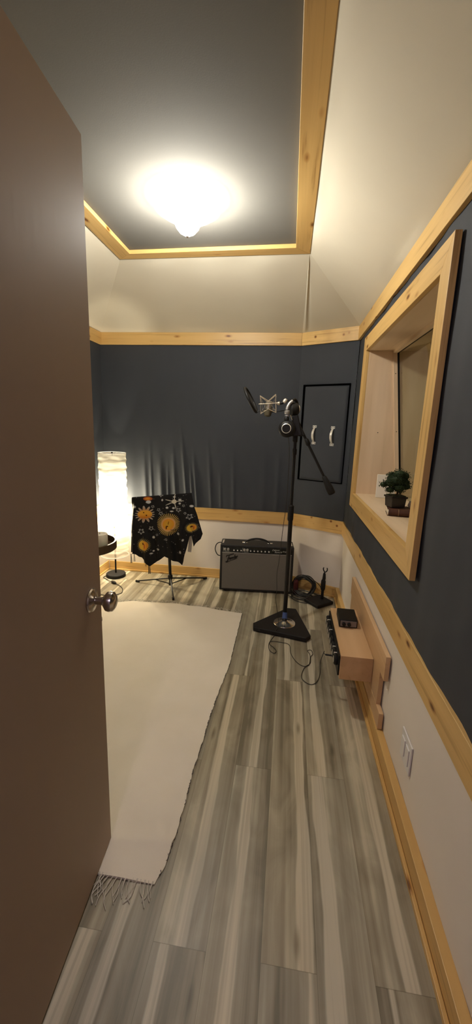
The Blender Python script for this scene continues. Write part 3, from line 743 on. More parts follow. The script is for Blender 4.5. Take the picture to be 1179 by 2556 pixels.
MB(AM).box(AW-.026, AW-.012, .06, .16, AH, AH+.0025).build('corner_plate', CHROME, amp, smooth=False, bevel=.001)
ft = MB(AM)
for x in (.05, AW-.05):
    for y in (.03, AD-.03): ft.cyl((x, y, 0), (x, y, .013), .014, n=16)
split_build(ft, 'rubber_foot', DKM, amp)
MB(AM).tube([(.01, AD-.01, .36), (-.015, AD-.03, .385), (-.045, AD-.06, .375), (-.055, AD-.07, .33), (-.035, AD-.06, .28), (-.008, AD-.03, .26), (.006, AD-.01, .25)], .004, 8, smooth=6).build('power_cord', CORD, amp)

# ------------------------------------------------------------------ music stand and draped cloth
ms = thing('music_stand', 'black tripod music stand under the draped cloth, at the rug edge', 'music stand', (-.95, 3.13, 0))
sx_, sy_ = -.951, 3.12
MB().cyl((sx_, sy_, .035), (sx_-.012, sy_+.0, .33), .0125).cyl((sx_-.012, sy_, .33), (sx_-.03, sy_+.02, .70), .008).build('pole', BLACKM, ms)
MB().lathe([(.018, .30), (.019, .31), (.019, .335), (.012, .345)], (sx_-.012, sy_, 0), n=20).build('collar', BLACK, ms)
MB().lathe([(.016, .075), (.020, .08), (.020, .11), (.014, .118)], (sx_-.003, sy_, 0), n=20).build('collar', BLACK, ms)
MB().lathe([(.015, .022), (.017, .026), (.017, .045), (.013, .05)], (sx_, sy_, 0), n=20).build('hub', BLACK, ms)
for tx_, ty_ in ((-1.285, 3.175), (-.690, 3.380), (-.853, 2.872)):
    d = Vector((tx_-sx_, ty_-sy_, 0)); q = d.normalized()
    a = Vector((sx_, sy_, .082))+q*.02; b = Vector((tx_, ty_, .009))
    if ty_ < 3: b.z = .012
    lg = MB().tube([a, b], .0062, 8)
    mid_ = a.lerp(b, .42)
    lg.tube([Vector((sx_, sy_, .034))+q*.015, mid_], .0045, 8)
    lo = lg.build('leg', BLACKM, ms)
    MB().cyl(b-q*.03, b+q*.004, .0095, n=12).build('rubber_tip', DKM, lo)
# desk (tilted plate) with a bottom ledge
def dk(u, v, off=0.):   # u across -1..1, v 0 bottom .. 1 top
    x = -1.018+u*.243+.004*v; z = .525+v*.285+u*.030; y = 3.055+v*.055+off
    return Vector((x, y, z))
c8 = [dk(-1, 0), dk(1, 0), dk(1, 0, .003), dk(-1, 0, .003), dk(-1, 1), dk(1, 1), dk(1, 1, .003), dk(-1, 1, .003)]
MB().hexa(c8).build('desk', BLACKM, ms, smooth=False)
MB().hexa([dk(-1, 0, -.010), dk(1, 0, -.010), dk(1, 0, .003), dk(-1, 0, .003), dk(-1, .01, -.010), dk(1, .01, -.010), dk(1, .01, .003), dk(-1, .01, .003)]).build('ledge', BLACKM, ms, smooth=False)
MB().box(-1.0, -.95, 3.075, 3.13, .62, .69).build('desk_bracket', BLACK, ms, smooth=False, bevel=.004)
pp_ = MB().hexa([(-.803, 3.128, .335), (-.770, 3.128, .33), (-.770, 3.130, .33), (-.803, 3.130, .335), (-.785, 3.120, .52), (-.758, 3.120, .52), (-.758, 3.122, .52), (-.785, 3.122, .52)])
tag(pp_.build('paper_strip', WHITE, None, smooth=False), 'narrow white paper strip hanging behind the right edge of the celestial cloth', 'paper')

# cloth: rest coordinates (cx, cy) in centimetre-like units used for the print
botp = [(-1.297, .300), (-1.245, .312), (-1.203, .290), (-1.178, .285), (-1.105, .212), (-1.038, .260), (-.975, .311), (-.912, .284), (-.857, .257), (-.829, .238), (-.814, .280), (-.763, .497), (-.736, .512), (-.731, .410), (-.718, .435), (-.678, .472), (-.662, .518)]
bl = [0]
for a, b in zip(botp, botp[1:]): bl.append(bl[-1]+abs(b[0]-a[0])+.25*abs(b[1]-a[1]))
bl = [x/bl[-1] for x in bl]
def bot(u):
    for i in range(len(bl)-1):
        if u <= bl[i+1]:
            t = (u-bl[i])/(bl[i+1]-bl[i]); return (botp[i][0]+(botp[i+1][0]-botp[i][0])*t, botp[i][1]+(botp[i+1][1]-botp[i][1])*t)
    return botp[-1]
NU, NV = 300, 300
def star_d(x, y, cx, cy, r, n=5, inner=.45, ph=pi/2):
    dx, dy = x-cx, y-cy; a = (math.atan2(dy, dx)-ph) % (2*pi/n); a = min(a, 2*pi/n-a)/(pi/n)
    d = math.hypot(dx, dy); R_ = r*inner/((1-a)*inner+a) if True else r
    R_ = r*(1-a)+r*inner*a
    return d/R_
def mixc(a, b, t): return tuple(a[i]+(b[i]-a[i])*t for i in range(3))
INK = (.006, .005, .005); YEL = (.56, .36, .10); ORG = (.62, .25, .02); RED = (.30, .06, .02); CRM = (.62, .55, .42); GRY = (.30, .29, .27)
random.seed(11)
STARS = [(358.5, 1338.5, 9), (383, 1330, 7), (478, 1295, 9), (450, 1277, 7), (404, 1236, 6), (400, 1277, 5), (385, 1268, 4.5), (462, 1265, 4), (467, 1285, 4), (399, 1347, 3.5), (406, 1287, 6), (422, 1360, 4)]
BLOBS = [(339, 1269, 4.5, 4.5), (374, 1254, 6, 5), (482, 1266, 7, 4), (433, 1281, 6, 2.5), (389, 1356, 4.5, 5), (452, 1343, 5, 4.5), (327, 1355, 4, 8), (401, 1390, 5, 4), (388, 1397, 3, 3), (456, 1399, 4, 6), (464, 1360, 3, 4), (325, 1325, 3, 3), (452, 1249, 5, 3.5), (438, 1241, 4.5, 3), (408, 1250, 3, 4), (421, 1271, 4.5, 4), (437, 1272, 4.5, 3.5), (452, 1259, 4, 3.5), (383, 1404, 5, 3)]
DOTS = [(random.uniform(324, 505), random.uniform(1232, 1410), random.uniform(.5, 1.1)) for _ in range(130)]
def paint(x, y):
    c = INK
    for dx, dy, r in DOTS:
        if abs(x-dx) < r and abs(y-dy) < r: c = (.16, .15, .14)
    for sx, sy, r in STARS:
        if abs(x-sx) < r+1 and abs(y-sy) < r+1:
            q = star_d(x, y, sx, sy, r)
            if .62 < q < 1: c = GRY
    for bx, by, rx, ry in BLOBS:
        d = math.hypot((x-bx)/rx, (y-by)/ry)
        if d < 1: c = mixc((.50, .48, .45), c, sm(.4, 1, d))
    # white flaming sun at the top
    dx, dy = x-438, y-1254; d = math.hypot(dx, dy); a = math.atan2(dy, dx)
    ray = 6+18*max(0, cos(a*4.5+.5))**14
    if d < ray: c = mixc((.58, .52, .40), (.40, .37, .33), min(1, d/26))
    # orange-red patch at the top left
    d = math.hypot((x-372)/12, (y-1246)/5.5)
    if d < 1: c = mixc(ORG, RED, sm(.2, 1, d))
    if math.hypot((x-374)/6.5, (y-1255)/4.5) < 1: c = (.5, .5, .5)
    # spiky orange sun
    dx, dy = (x-366)/18, (y-1290)/11.5; d = math.hypot(dx, dy); a = math.atan2(dy, dx)
    if d < 1: c = mixc((.66, .32, .03), (.50, .15, .01), sm(-.2, 1, dy))
    else:
        dd = math.hypot(x-366, (y-1290)*1.02); R_ = 13+12*abs(cos(a*7.5))**1.6
        if dd < R_: c = mixc((.42, .22, .10), (.34, .30, .26), sm(14, 24, dd))
    if math.hypot(x-363, y-1285) < 1.7 or math.hypot(x-370, y-1293) < 1.9: c = (.06, .01, .0)
    # large yellow sun with fine rays
    dx, dy = (x-426)/28, (y-1318)/31; dx *= 1+.14*dy; d = math.hypot(dx, dy); a = math.atan2(dy, dx)
    if d < 1:
        if d > .62: c = YEL if cos(a*40) > (d-.62)*2.2-.15 else INK
        elif d > .50: c = (.55, .29, .12)
        elif d > .42: c = ORG
        else: c = mixc((.50, .30, .03), (.60, .27, .02), sm(0, .42, d))
        if abs(dx+.02+.15*dy) < .035 and -.28 < dy < .0: c = (.20, .07, .0)
        if math.hypot((dx+.17)/.06, (dy-.27)/.16) < 1 or math.hypot((dx+.08)/.07, (dy-.16)/.06) < 1: c = (.05, .01, 0)
    # small suns at the lower left and the right
    for sx, sy, rx, ry in ((365, 1379, 12, 15), (483.5, 1326, 11, 10)):
        dx, dy = (x-sx)/rx, (y-sy)/ry; d = math.hypot(dx, dy); a = math.atan2(dy, dx)
        if d < 1:
            c = mixc((.62, .38, .04), ORG, sm(-.3, .8, dx))
            if math.hypot((dx+.05)/.25, (dy+.3)/.22) < 1: c = (.08, .01, 0)
            if math.hypot((dx-.35)/.15, (dy-.1)/.5) < 1: c = (.45, .10, .02)
        elif d < 1.55 and cos(a*26) > .1: c = mixc((.30, .24, .10), INK, sm(1, 1.55, d))
    return c
def px2w(x, y):   # print coordinates to cloth rest position
    return (-1.272+(x-331)/148*.507, .785-(y-1241)*.00335)
cvs = []; ccol = []
TL_, TR_ = (-1.274, .787), (-.766, .851)
for j in range(NV+1):
    v = j/NV
    for i in range(NU+1):
        u = i/NU
        bx, bz = bot(u); tx_ = TL_[0]+(TR_[0]-TL_[0])*u; tz_ = TL_[1]+(TR_[1]-TL_[1])*u
        # columns come down straight, flaring only at the two sides
        x = tx_+(bx-tx_)*v**1.0; z = tz_+(bz-tz_)*v
        y = 3.104-.055*min(1, v*1.6)-.012
        drop = sm(.45, .7, v)
        y += drop*(.014*sin(u*23)+.010*sin(u*41+1)+.004*sin(u*77))
        y += .0025*sin(u*15+v*7)*(1-drop)
        fold = math.exp(-((u-.055)/.02)**2); y -= .012*fold*sm(.05, .3, v)
        y += .055*(1-sm(0, .055, u))*sm(.02, .3, v)           # left flap turns round the desk edge
        y += .05*sm(.9, 1, u)*sm(.3, .7, v)
        if v < .03: y += .010*(1-v/.03)**2; z -= .004*(1-v/.03)**2
        cvs.append((x, y, z))
        # picture-plane-like print coordinate from rest position
        gx_ = 331+(x+1.272)/.507*148; gy_ = 1241-(z-.785)/.00335-(x+1.272)/.507*.0
        gy_ = 1241+(tz_-z)/.00290-(u*11)
        gx2 = 331+u*148+(bx-tx_)*v*292
        ccol.append(paint(gx2, gy_))
back = [(x, y+.003, z) for x, y, z in cvs]
nn = NU+1
fs = [(j*nn+i, j*nn+i+1, (j+1)*nn+i+1, (j+1)*nn+i) for j in range(NV) for i in range(NU)]
me = bpy.data.meshes.new('cloth'); me.from_pydata(cvs, [], fs)
ca = me.color_attributes.new('print', 'FLOAT_COLOR', 'POINT')
ca.data.foreach_set('color', [c for p in ccol for c in (*p, 1)])
CM = mat('celestial_print_cloth', (.01, .01, .01), .85, 0, .25); nt, b = nodes(CM)
at = N(nt, 'ShaderNodeVertexColor', layer_name='print'); nt.links.new(at.outputs[0], b.inputs['Base Color'])
me.materials.append(CM); me.shade_smooth()
ct = thing('draped_cloth', 'black cloth printed with orange suns and stars, draped over the music stand', 'cloth', (-1.02, 3.05, .21))
co_ = bpy.data.objects.new('printed_fabric', me); COL.objects.link(co_); co_.parent = ct
me.transform(Matrix.Translation(-ct.location))
so = co_.modifiers.new('solid', 'SOLIDIFY'); so.thickness = .0015
for x, z, L_ in ((-1.280, .302, .085), (-1.252, .308, .075), (-1.150, .26, .06), (-1.128, .235, .10), (-1.118, .225, .09), (-1.165, .27, .045)):
    tm = MB()
    for k in range(5):
        a = random.uniform(0, 6.3); tm.tube([(x, 3.062, z), (x+.002*cos(a), 3.06+.002*sin(a), z-.012), (x+.007*cos(a)+.003, 3.06+.006*sin(a), z-L_)], .0014, 5)
    tm.sphere((x, 3.061, z-.006), .0045, 8)
    tm.build('tassel', mat('tassel_yarn', (.05, .045, .035), .9), ct)

# ------------------------------------------------------------------ microphone stand
st = thing('boom_microphone_stand', 'tall black boom microphone stand on a triangular iron base', 'microphone stand', (.04, 2.634, 0))
tri = [(-.178, 2.562), (-.172, 2.500), (.188, 2.418), (.222, 2.462), (.128, 2.850), (.060, 2.852)]
MB().prism(tri, .004, .034).build('triangular_base', mat('cast_iron', (.012, .010, .009), .65, 0, .3), st, smooth=False, bevel=.006, seg=3)
tf = MB()
for x, y in ((-.15, 2.53), (.19, 2.46), (.095, 2.82)): tf.cyl((x, y, 0), (x, y, .005), .012, n=14)
split_build(tf, 'rubber_foot', DKM, st)
X0, Y0 = .042, 2.634
MB().lathe([(.078, .034), (.076, .037), (.055, .040), (.045, .044), (.028, .050), (.018, .056)], (X0, Y0-.03, 0), n=48).build('chrome_disc', CHROME, st, label='polished chrome disc')
MB().cyl((X0, Y0-.02, .05), (X0, Y0, .10), .0195, .0165).build('tape_wrap', mat('blue_tape', (.05, .09, .25), .6), st, label='blue tape wrap')
MB().cyl((X0, Y0-.0, .098), (X0-.002, Y0, .80), .0150).cyl((X0, Y0-.03, .045), (X0, Y0-.02, .055), .021).build('lower_tube', BLACKM, st)
MB().lathe([(.017, .775), (.020, .785), (.020, .865), (.015, .878), (.012, .885)], (X0-.004, Y0, 0), n=24).lathe([(.0205, .872), (.0205, .876)], (X0-.004, Y0, 0)).build('height_clutch', BLACK, st)
MB().cyl((X0-.004, Y0, .86), (X0-.004, Y0, 1.36), .0105).build('upper_tube', BLACKM, st)
MB().lathe([(.0125, 1.22), (.0145, 1.225), (.0145, 1.255), (.0125, 1.26)], (X0-.004, Y0, 0), n=20).build('collar', BLACK, st)
# boom: from counterweight up through the pivot
Bc, Bp, Bt = Vector((.292, 2.60, .990)), Vector((.050, 2.60, 1.420)), Vector((.003, 2.60, 1.520))
MB().tube([Bc, Bp, Bt], .0085, 12).build('boom_tube', BLACKM, st)
bdv = (Bp-Bc).normalized()
MB().lathe([(.020, -.012), (.024, -.006), (.024, .035), (.019, .075), (.015, .112), (.010, .118)], Bc, bdv, 28).build('counterweight', DKM, st)
MB().lathe([(.011, .34), (.0155, .35), (.0155, .375), (.011, .385)], Bc, bdv, 20).build('boom_collar', BLACK, st)
pv = MB().hexa([(.004, 2.575, 1.338), (.080, 2.575, 1.345), (.080, 2.65, 1.345), (.004, 2.65, 1.338), (.012, 2.575, 1.470), (.045, 2.575, 1.475), (.045, 2.65, 1.475), (.012, 2.65, 1.470)])
pv.hexa([(.055, 2.58, 1.340), (.100, 2.58, 1.345), (.100, 2.63, 1.345), (.055, 2.63, 1.340), (.03, 2.58, 1.445), (.045, 2.58, 1.445), (.045, 2.63, 1.445), (.03, 2.63, 1.445)])
pv.cyl((.036, Y0, 1.30), (.036, Y0, 1.36), .017)
pv.build('pivot_clamp', BLACK, st, smooth=False, bevel=.006)
MB().lathe([(.016, 0), (.022, .004), (.022, .022), (.018, .028), (0, .028)], (.046, 2.648, 1.41), (0, 1, 0), 20).build('pivot_knob', BLACK, st)
MB().tube([Bt, Vector((-.006, 2.60, 1.545)), Vector((-.022, 2.60, 1.560))], .0075, 10).build('boom_tip', BLACKM, st)

# microphone in its spider shock mount
mc = thing('condenser_microphone', 'silver condenser microphone hanging upside down in a wire shock mount', 'microphone', (-.148, 2.60, 1.505))
mo = MB()
Yf, Yr = 2.555, 2.645
def wire(pts, y, r=.0017): mo.tube([(x, y, z) for x, z in pts], r, 6)
topf = [(-.205, 1.589), (-.150, 1.558), (-.105, 1.600)]; topr = [(-.198, 1.578), (-.147, 1.545), (-.099, 1.588)]
wire(topf, Yr, .0021); wire(topr, Yf, .0021)
botf = [(-.190, 1.472), (-.144, 1.503), (-.093, 1.482)]; botr = [(-.187, 1.487), (-.145, 1.516), (-.096, 1.500)]
wire(botf, Yf, .0021); wire(botr, Yr, .0021)
for (a, ya), (b, yb) in (((topf[0], Yr), (topr[0], Yf)), ((topf[2], Yr), (topr[2], Yf)), ((botf[0], Yf), (botr[0], Yr)), ((botf[2], Yf), (botr[2], Yr)), ((topf[1], Yr), (topr[1], Yf)), ((botf[1], Yf), (botr[1], Yr))):
    mo.tube([(a[0], ya, a[1]), (b[0], yb, b[1])], .0018, 6)
for y, x0, z0, x1, z1 in ((Yf, -.197, 1.531, -.094, 1.541), (Yr, -.190, 1.536, -.094, 1.546)):
    mo.tube([(x0-.006, y, z0), (x1+.006, y, z1)], .0017, 8)
mo.tube([(-.203, Yf, 1.531), (-.196, Yr, 1.536)], .0024, 8); mo.tube([(-.088, Yf, 1.541), (-.088, Yr, 1.546)], .0024, 8)
for xa, za, xb, zb, y in ((-.198, 1.578, -.193, 1.532, Yf), (-.193, 1.532, -.190, 1.472, Yf), (-.099, 1.588, -.100, 1.541, Yf), (-.100, 1.541, -.093, 1.482, Yf), (-.205, 1.589, -.192, 1.536, Yr), (-.105, 1.600, -.100, 1.545, Yr), (-.190, 1.536, -.187, 1.487, Yr), (-.1, 1.545, -.096, 1.5, Yr)):
    mo.tube([(xa, y, za), (xb, y, zb)], .0013, 6)
spd = mo.build('shock_mount', GOLDW, mc)
el = MB()
for y in (Yf, Yr):
    for a, b in (((-.198, 1.577), (-.168, 1.515)), ((-.099, 1.587), (-.126, 1.517)), ((-.190, 1.474), (-.165, 1.528)), ((-.093, 1.484), (-.125, 1.530))):
        el.tube([(a[0], y, a[1]), (b[0], 2.60+(y-2.60)*.4, b[1])], .0009, 5)
split_build(el, 'elastic_cord', mat('grey_elastic', (.25, .23, .2), .8), spd)
MB().lathe([(.0, .0), (.018, .0), (.0225, .003), (.0225, .05), (.018, .054), (.0, .054)], (-.1455, 2.60, 1.500), (.1, 0, 1), 28).build('microphone_body', mat('satin_nickel', (.42, .38, .30), .4, .8), mc)
MB().lathe([(.0, -.044), (.012, -.043), (.022, -.035), (.0245, -.020), (.0245, .0)], (-.1455, 2.60, 1.500), (.1, 0, 1), 28).build('microphone_grille', mottled('dark_gold_mesh', (.10, .085, .05), (.20, .17, .11), (900, 900, 900), .5, .5, (900, 900, 900), .5, .6), mc)
arm = MB().tube([(-.094, 2.60, 1.543), (-.075, 2.60, 1.540)], .005, 10).lathe([(.004, 0), (.011, .006), (.012, .016), (.007, .020)], (-.092, 2.60, 1.540), (1, 0, .05), 18)
arm.build('mount_joint', mat('ivory_metal', (.65, .58, .46), .35, .4), mc)
MB().cyl((-.072, 2.60, 1.541), (-.052, 2.60, 1.546), .0085).build('swivel', BLACK, mc)
MB().lathe([(.008, 0), (.012, .004), (.013, .020), (.009, .028), (0, .03)], (-.050, 2.60, 1.545), (.55, 0, .8), 18).build('thumb_screw', mat('ivory_metal_b', (.65, .58, .46), .35, .4), mc)

# pop filter
pf = thing('pop_filter', 'round black pop filter on a thin gooseneck, left of the microphone', 'pop filter', (-.259, 2.59, 1.556))
pa, pb_ = Vector((-.2965, 2.59, 1.628)), Vector((-.2215, 2.59, 1.484)); pc = (pa+pb_)/2; pr = (pa-pb_).length/2
e1 = (pa-pb_).normalized(); e2 = Vector((.04, .99, .06)); e2 = (e2-e1*e2.dot(e1)).normalized(); pn_ = e1.cross(e2)
MB().tube([pc+e1*pr*cos(t)+e2*pr*sin(t) for t in [2*pi*k/48 for k in range(48)]], .0088, 10, closed=True).build('hoop', BLACK, pf)
MB().lathe([(0, -.0008), (pr, -.0008), (pr, .0008), (0, .0008)], pc, pn_, 48).build('mesh_screen', mat('black_mesh', (.03, .03, .03), .8), pf)
MB().tube([pb_, (-.199, 2.592, 1.490), (-.17, 2.60, 1.489), (-.12, 2.615, 1.488), (-.07, 2.62, 1.495), (-.03, 2.62, 1.503), (.012, 2.61, 1.49)], .0032, 8, smooth=6).build('gooseneck', BLACKM, pf)

# headphones hung on the boom
hp = thing('headphones', 'black and silver closed headphones hanging from the boom microphone stand', 'headphones', (-.02, 2.56, 1.38))
def cup(c, ax, r=.052, name='ear_cup'):
    o = MB().lathe([(0, -.030), (r*.80, -.030), (r, -.022), (r*1.03, -.004), (r, .010), (r*.86, .020), (r*.60, .024), (0, .024)], c, ax, 36).build(name, BLACK, hp)
    MB().lathe([(r*.57, .022), (r*.58, .028), (r*.51, .0295), (r*.50, .023)], c, ax, 36, closed=False).build('silver_ring', HANDLE, o, label='bright silver ring')
    MB().lathe([(0, .025), (r*.50, .025), (r*.50, .022)], c, ax, 30, closed=False).build('cup_badge', mat('black_gloss', (.006, .006, .006), .15), o)
    return o
cup(Vector((-.020, 2.555, 1.385)), Vector((-.14, -.98, .08)))
cup(Vector((.022, 2.60, 1.508)), Vector((.96, .25, .1)), .040)
yk = MB()
ypts = [(.006, 2.575, 1.556), (-.010, 2.570, 1.542), (-.021, 2.565, 1.522), (-.026, 2.562, 1.500)]
yk.tube(ypts, .011, 12, smooth=5, radii=None)
yk.lathe([(.014, 0), (.0165, .004), (.0165, .018), (.013, .022)], (-.024, 2.558, 1.475), (0, 0, 1), 20)
yk.lathe([(.0135, 0), (.0135, .008)], (-.024, 2.558, 1.462), (0, 0, 1), 20)
yk.build('silver_yoke', SILVER, hp, label='silver yoke')
MB().lathe([(.012, 0), (.015, .006), (.014, .026), (.010, .032)], (-.025, 2.558, 1.428), (0, 0, 1), 20).build('yoke_hinge', BLACK, hp)
MB().tube([(-.003, 2.56, 1.47), (.004, 2.555, 1.452), (.010, 2.555, 1.440)], .0022, 6).build('silver_wire', CHROME, hp)
hb_ = MB().tube([(.006, 2.575, 1.556), (.020, 2.60, 1.566), (.034, 2.63, 1.550), (.040, 2.645, 1.52), (.036, 2.64, 1.49)], .009, 10, smooth=5).build('headband', BLACK, hp)
fc = [(-.025, 2.457), (-.053, 2.359), (-.047, 2.283), (-.017, 2.247), (-.003, 2.277), (-.020, 2.312), (-.048, 2.350), (-.040, 2.385), (.020, 2.388), (.078, 2.364), (.088, 2.271), (.117, 2.188), (.157, 2.145), (.192, 2.152), (.204, 2.204), (.208, 2.270), (.196, 2.318), (.218, 2.325), (.226, 2.285), (.212, 2.250), (.205, 2.182), (.168, 2.125), (.149, 2.042), (.165, 1.994), (.203, 1.976), (.236, 2.011), (.256, 2.085)]
cabp = [(-.010, 2.545, 1.345), (.000, 2.55, 1.28), (.006, 2.57, 1.18), (.006, 2.58, .92), (-.006, 2.58, .754), (-.013, 2.58, .641), (-.021, 2.57, .498), (-.030, 2.57, .410), (-.024, 2.57, .292), (-.029, 2.565, .231), (-.016, 2.56, .157), (.000, 2.545, .075), (.000, 2.525, .040), (-.012, 2.485, .038), (-.020, 2.466, .020)]
cabp += [(x, y, .004+.0015*(i % 2)) for i, (x, y) in enumerate(fc)]+[(.262, 2.16, .03), (.268, 2.11, .12), (.262, 2.02, .19), (.250, 1.94, .225), (.255, 1.90, .240)]
cb = MB().tube(cabp, .0019, 7, smooth=6).build('cable', CORD, hp)
MB().cyl((.253, 1.902, .240), (.292, 1.895, .243), .0045).build('plug', BLACK, cb)
MB().cyl((.291, 1.895, .243), (.303, 1.894, .2435), .003).build('plug_tip', CHROME, cb)

# ------------------------------------------------------------------ coiled cable by the corner
cc_ = MB(); random.seed(5)
base_c = Vector((.215, 3.215, .0))
def loop(c, rx, rz, lean, yaw, wob, n=30, ph=0.):
    ux = Vector((cos(yaw), sin(yaw), 0)); uy = Vector((-sin(yaw)*sin(lean), cos(yaw)*sin(lean), cos(lean)))
    return [Vector(c)+ux*rx*cos(2*pi*k/n+ph)+uy*rz*sin(2*pi*k/n+ph)+Vector((wob*sin(5*k/n*2*pi), wob*cos(3*k/n*2*pi), wob*.5*sin(4*k/n*2*pi))) for k in range(n)]
for i in range(16):
    rx = random.uniform(.078, .098); rz = random.uniform(.072, .088); ln = radians(random.uniform(22, 40))
    p = loop((.196+random.uniform(-.014, .014), 3.205+random.uniform(-.02, .015), rz*cos(ln)+.008+random.uniform(0, .012)), rx, rz, ln, radians(-20+random.uniform(-10, 10)), .003)
    cc_.tube([Vector((q.x, q.y, max(q.z, .004))) for q in p], .0033, 7, closed=True)
for i in range(4):
    p = loop((.17+random.uniform(-.03, .04), 3.13+random.uniform(-.02, .02), .008+.006*i), random.uniform(.085, .115), random.uniform(.06, .085), radians(88), radians(-15), .003)
    cc_.tube([Vector((q.x, q.y, max(q.z, .004))) for q in p], .0033, 7, closed=True)
cc_.tube([(.27, 3.24, .13), (.325, 3.20, .10), (.345, 3.16, .05), (.31, 3.12, .006), (.25, 3.10, .004)], .0033, 7, smooth=6)
cco = cc_.build('coiled_cable', CORD)
tag(cco, 'messy coil of black cable on the floor right of the guitar amplifier', 'cable')
rd = MB().prism([(.108, 3.18), (.150, 3.19), (.150, 3.27), (.108, 3.27)], .001, .125)
tag(rd.build('dark_red_pouch', mottled('dark_red_cloth', (.05, .008, .008), (.08, .014, .012), (60, 60, 60), .8, .4), None, smooth=False, bevel=.015, seg=3), 'dark red bundle between the amplifier side and the coiled cable', 'pouch')

# ------------------------------------------------------------------ short desktop microphone stand
dsn = thing('desktop_microphone_stand', 'short black microphone stand with a square base, in the corner behind the wall shelf', 'microphone stand', (.315, 3.06, 0))
DMx = Matrix.Translation((.315, 3.057, 0)) @ Matrix.Rotation(radians(-50), 4, 'Z')
MB(DMx).box(-.08, .08, -.086, .086, .003, .030).build('square_base', mat('cast_iron_b', (.007, .006, .006), .65, 0, .3), dsn, smooth=False, bevel=.005)
df_ = MB(DMx)
for x in (-.06, .06):
    for y in (-.065, .065): df_.cyl((x, y, 0), (x, y, .004), .009, n=12)
split_build(df_, 'rubber_foot', DKM, dsn)
MB().cyl((.342, 3.085, .03), (.343, 3.085, .145), .0115).build('tube', BLACKM, dsn)
MB().lathe([(.013, .105), (.018, .115), (.0195, .15), (.0185, .185), (.012, .20)], (.343, 3.085, 0), n=24).build('height_clutch', BLACK, dsn)
MB().lathe([(.013, .198), (.014, .205), (.011, .245), (.006, .258)], (.346, 3.085, 0), n=20).build('clip_base', BLACK, dsn)
MB().tube([(.338, 3.085, .300), (.334, 3.085, .290), (.340, 3.085, .272), (.350, 3.085, .262), (.362, 3.085, .270), (.366, 3.085, .284), (.363, 3.085, .298)], .0045, 8, smooth=5).build('microphone_clip', BLACK, dsn)

# ------------------------------------------------------------------ wall-mounted wooden connection box
sb = thing('wall_connection_box', 'pale wooden wall box with black audio jacks and backing rails, under the window', 'wall shelf', (.465, 2.05, .19))
MB().box(.465, .485, 1.586, 2.53, .332, .447).build('upper_rail', MAPLE[1], sb, smooth=False, bevel=.001)
MB().box(.465, .485, 1.590, 2.53, .088, .166).build('lower_rail', MAPLE[1], sb, smooth=False, bevel=.001)
MB().box(.466, .485, 1.655, 2.50, .166, .332).build('mounting_panel', MAPLE[1], sb, smooth=False)
bx = MB().box(.312, .465, 1.778, 2.31, .301, .316).box(.312, .465, 1.778, 2.31, .190, .203).box(.312, .465, 1.778, 1.792, .203, .301).box(.312, .465, 2.296, 2.31, .203, .301)
bx.build('box_body', MAPLE[1], sb, smooth=False, bevel=.001)
jp = MB().box(.304, .318, 1.794, 2.294, .200, .304).build('jack_panel', BLACKM, sb, smooth=False)
for i in range(8):
    y = 1.835+i*.059
    j = MB().lathe([(.0, 0), (.027, 0), (.0285, .004), (.0285, .012), (.024, .017), (.010, .018), (.009, .008), (0, .008)], (.304, y, .262), (-1, 0, 0), 24)
    jo = j.build('audio_jack', BLACK, jp)
    MB().lathe([(.0095, .0172), (.017, .0195), (.0095, .021)], (.304, y, .262), (-1, 0, 0), 20, closed=False).build('jack_ring', HANDLE, jo)
    if i in (0, 1, 4, 6): MB().box(.288, .304, y+.022, y+.030, .268, .284).build('release_tab', HANDLE, jo, smooth=False, bevel=.001)
af_ = thing('headphone_amplifier', 'small black box with two knobs on its grey front, on the wooden wall box', 'audio box', (.384, 2.14, .316))
IM = Matrix.Translation((.386, 2.143, .3165)) @ Matrix.Rotation(radians(-1.5), 4, 'Z')
MB(IM).box(-.050, .050, -.075, .075, .002, .046).build('case', mat('black_case', (.006, .005, .004), .55, 0, .3), af_, smooth=False, bevel=.005, seg=3)
MB(IM).box(-.043, .044, -.0765, -.074, .008, .041).build('front_plate', mat('grey_front', (.20, .19, .21), .35, .5), af_, smooth=False, bevel=.001)
for x in (-.024, .004):
    MB(IM).lathe([(.010, 0), (.010, .009), (.008, .011), (0, .011)], (x, -.0765, .023), (0, -1, 0), 20).build('knob', BLACK, af_)
mf = MB(IM)
for x in (-.04, .04):
    for y in (-.06, .06): mf.cyl((x, y, -.0002), (x, y, .0025), .006, n=10)
split_build(mf, 'rubber_foot', DKM, af_)

# ------------------------------------------------------------------ switch plate on the right wall
sp_ = thing('wall_switch_plate', 'white double switch plate low on the right wall', 'wall plate', (.489, 1.287, .26))
MB().box(.483, .489, 1.232, 1.342, .204, .318).build('plate', WHITE, sp_, smooth=False, bevel=.002)
for y in (1.264, 1.310):
    MB().box(.479, .484, y-.017, y+.017, .228, .294).build('rocker', WHITE, sp_, smooth=False, bevel=.002)

# ------------------------------------------------------------------ things on the window sill
sz = WZ0+.0005
bk_ = thing('closed_book', 'old dark brown book lying on the window sill under the bonsai', 'book', (.58, 2.10, sz))
BMx = Matrix.Translation((.5185, 2.052, sz)) @ Matrix.Rotation(radians(-9), 4, 'Z')
LEATH = mottled('brown_leather', (.055, .020, .010), (.085, .032, .016), (50, 50, 50), .6, .4, (300, 300, 300))
MB(BMx).box(.0, .17, .0, .115, .0, .004).box(.0, .17, .0, .115, .031, .035).lathe([(.0175, 0), (.0175, .166)], (.004, .004, .0175), (1, 0, 0), 20).build('cover', LEATH, bk_, smooth=True)
MB(BMx).box(.0, .166, .004, .110, .004, .031).lathe([(0, 0), (.0150, 0), (.0155, .012), (0, .012)], (-.001, .004, .0175), (1, 0, 0), 20).build('pages', mat('page_edges', (.68, .58, .42), .8), bk_, smooth=False, bevel=.004)
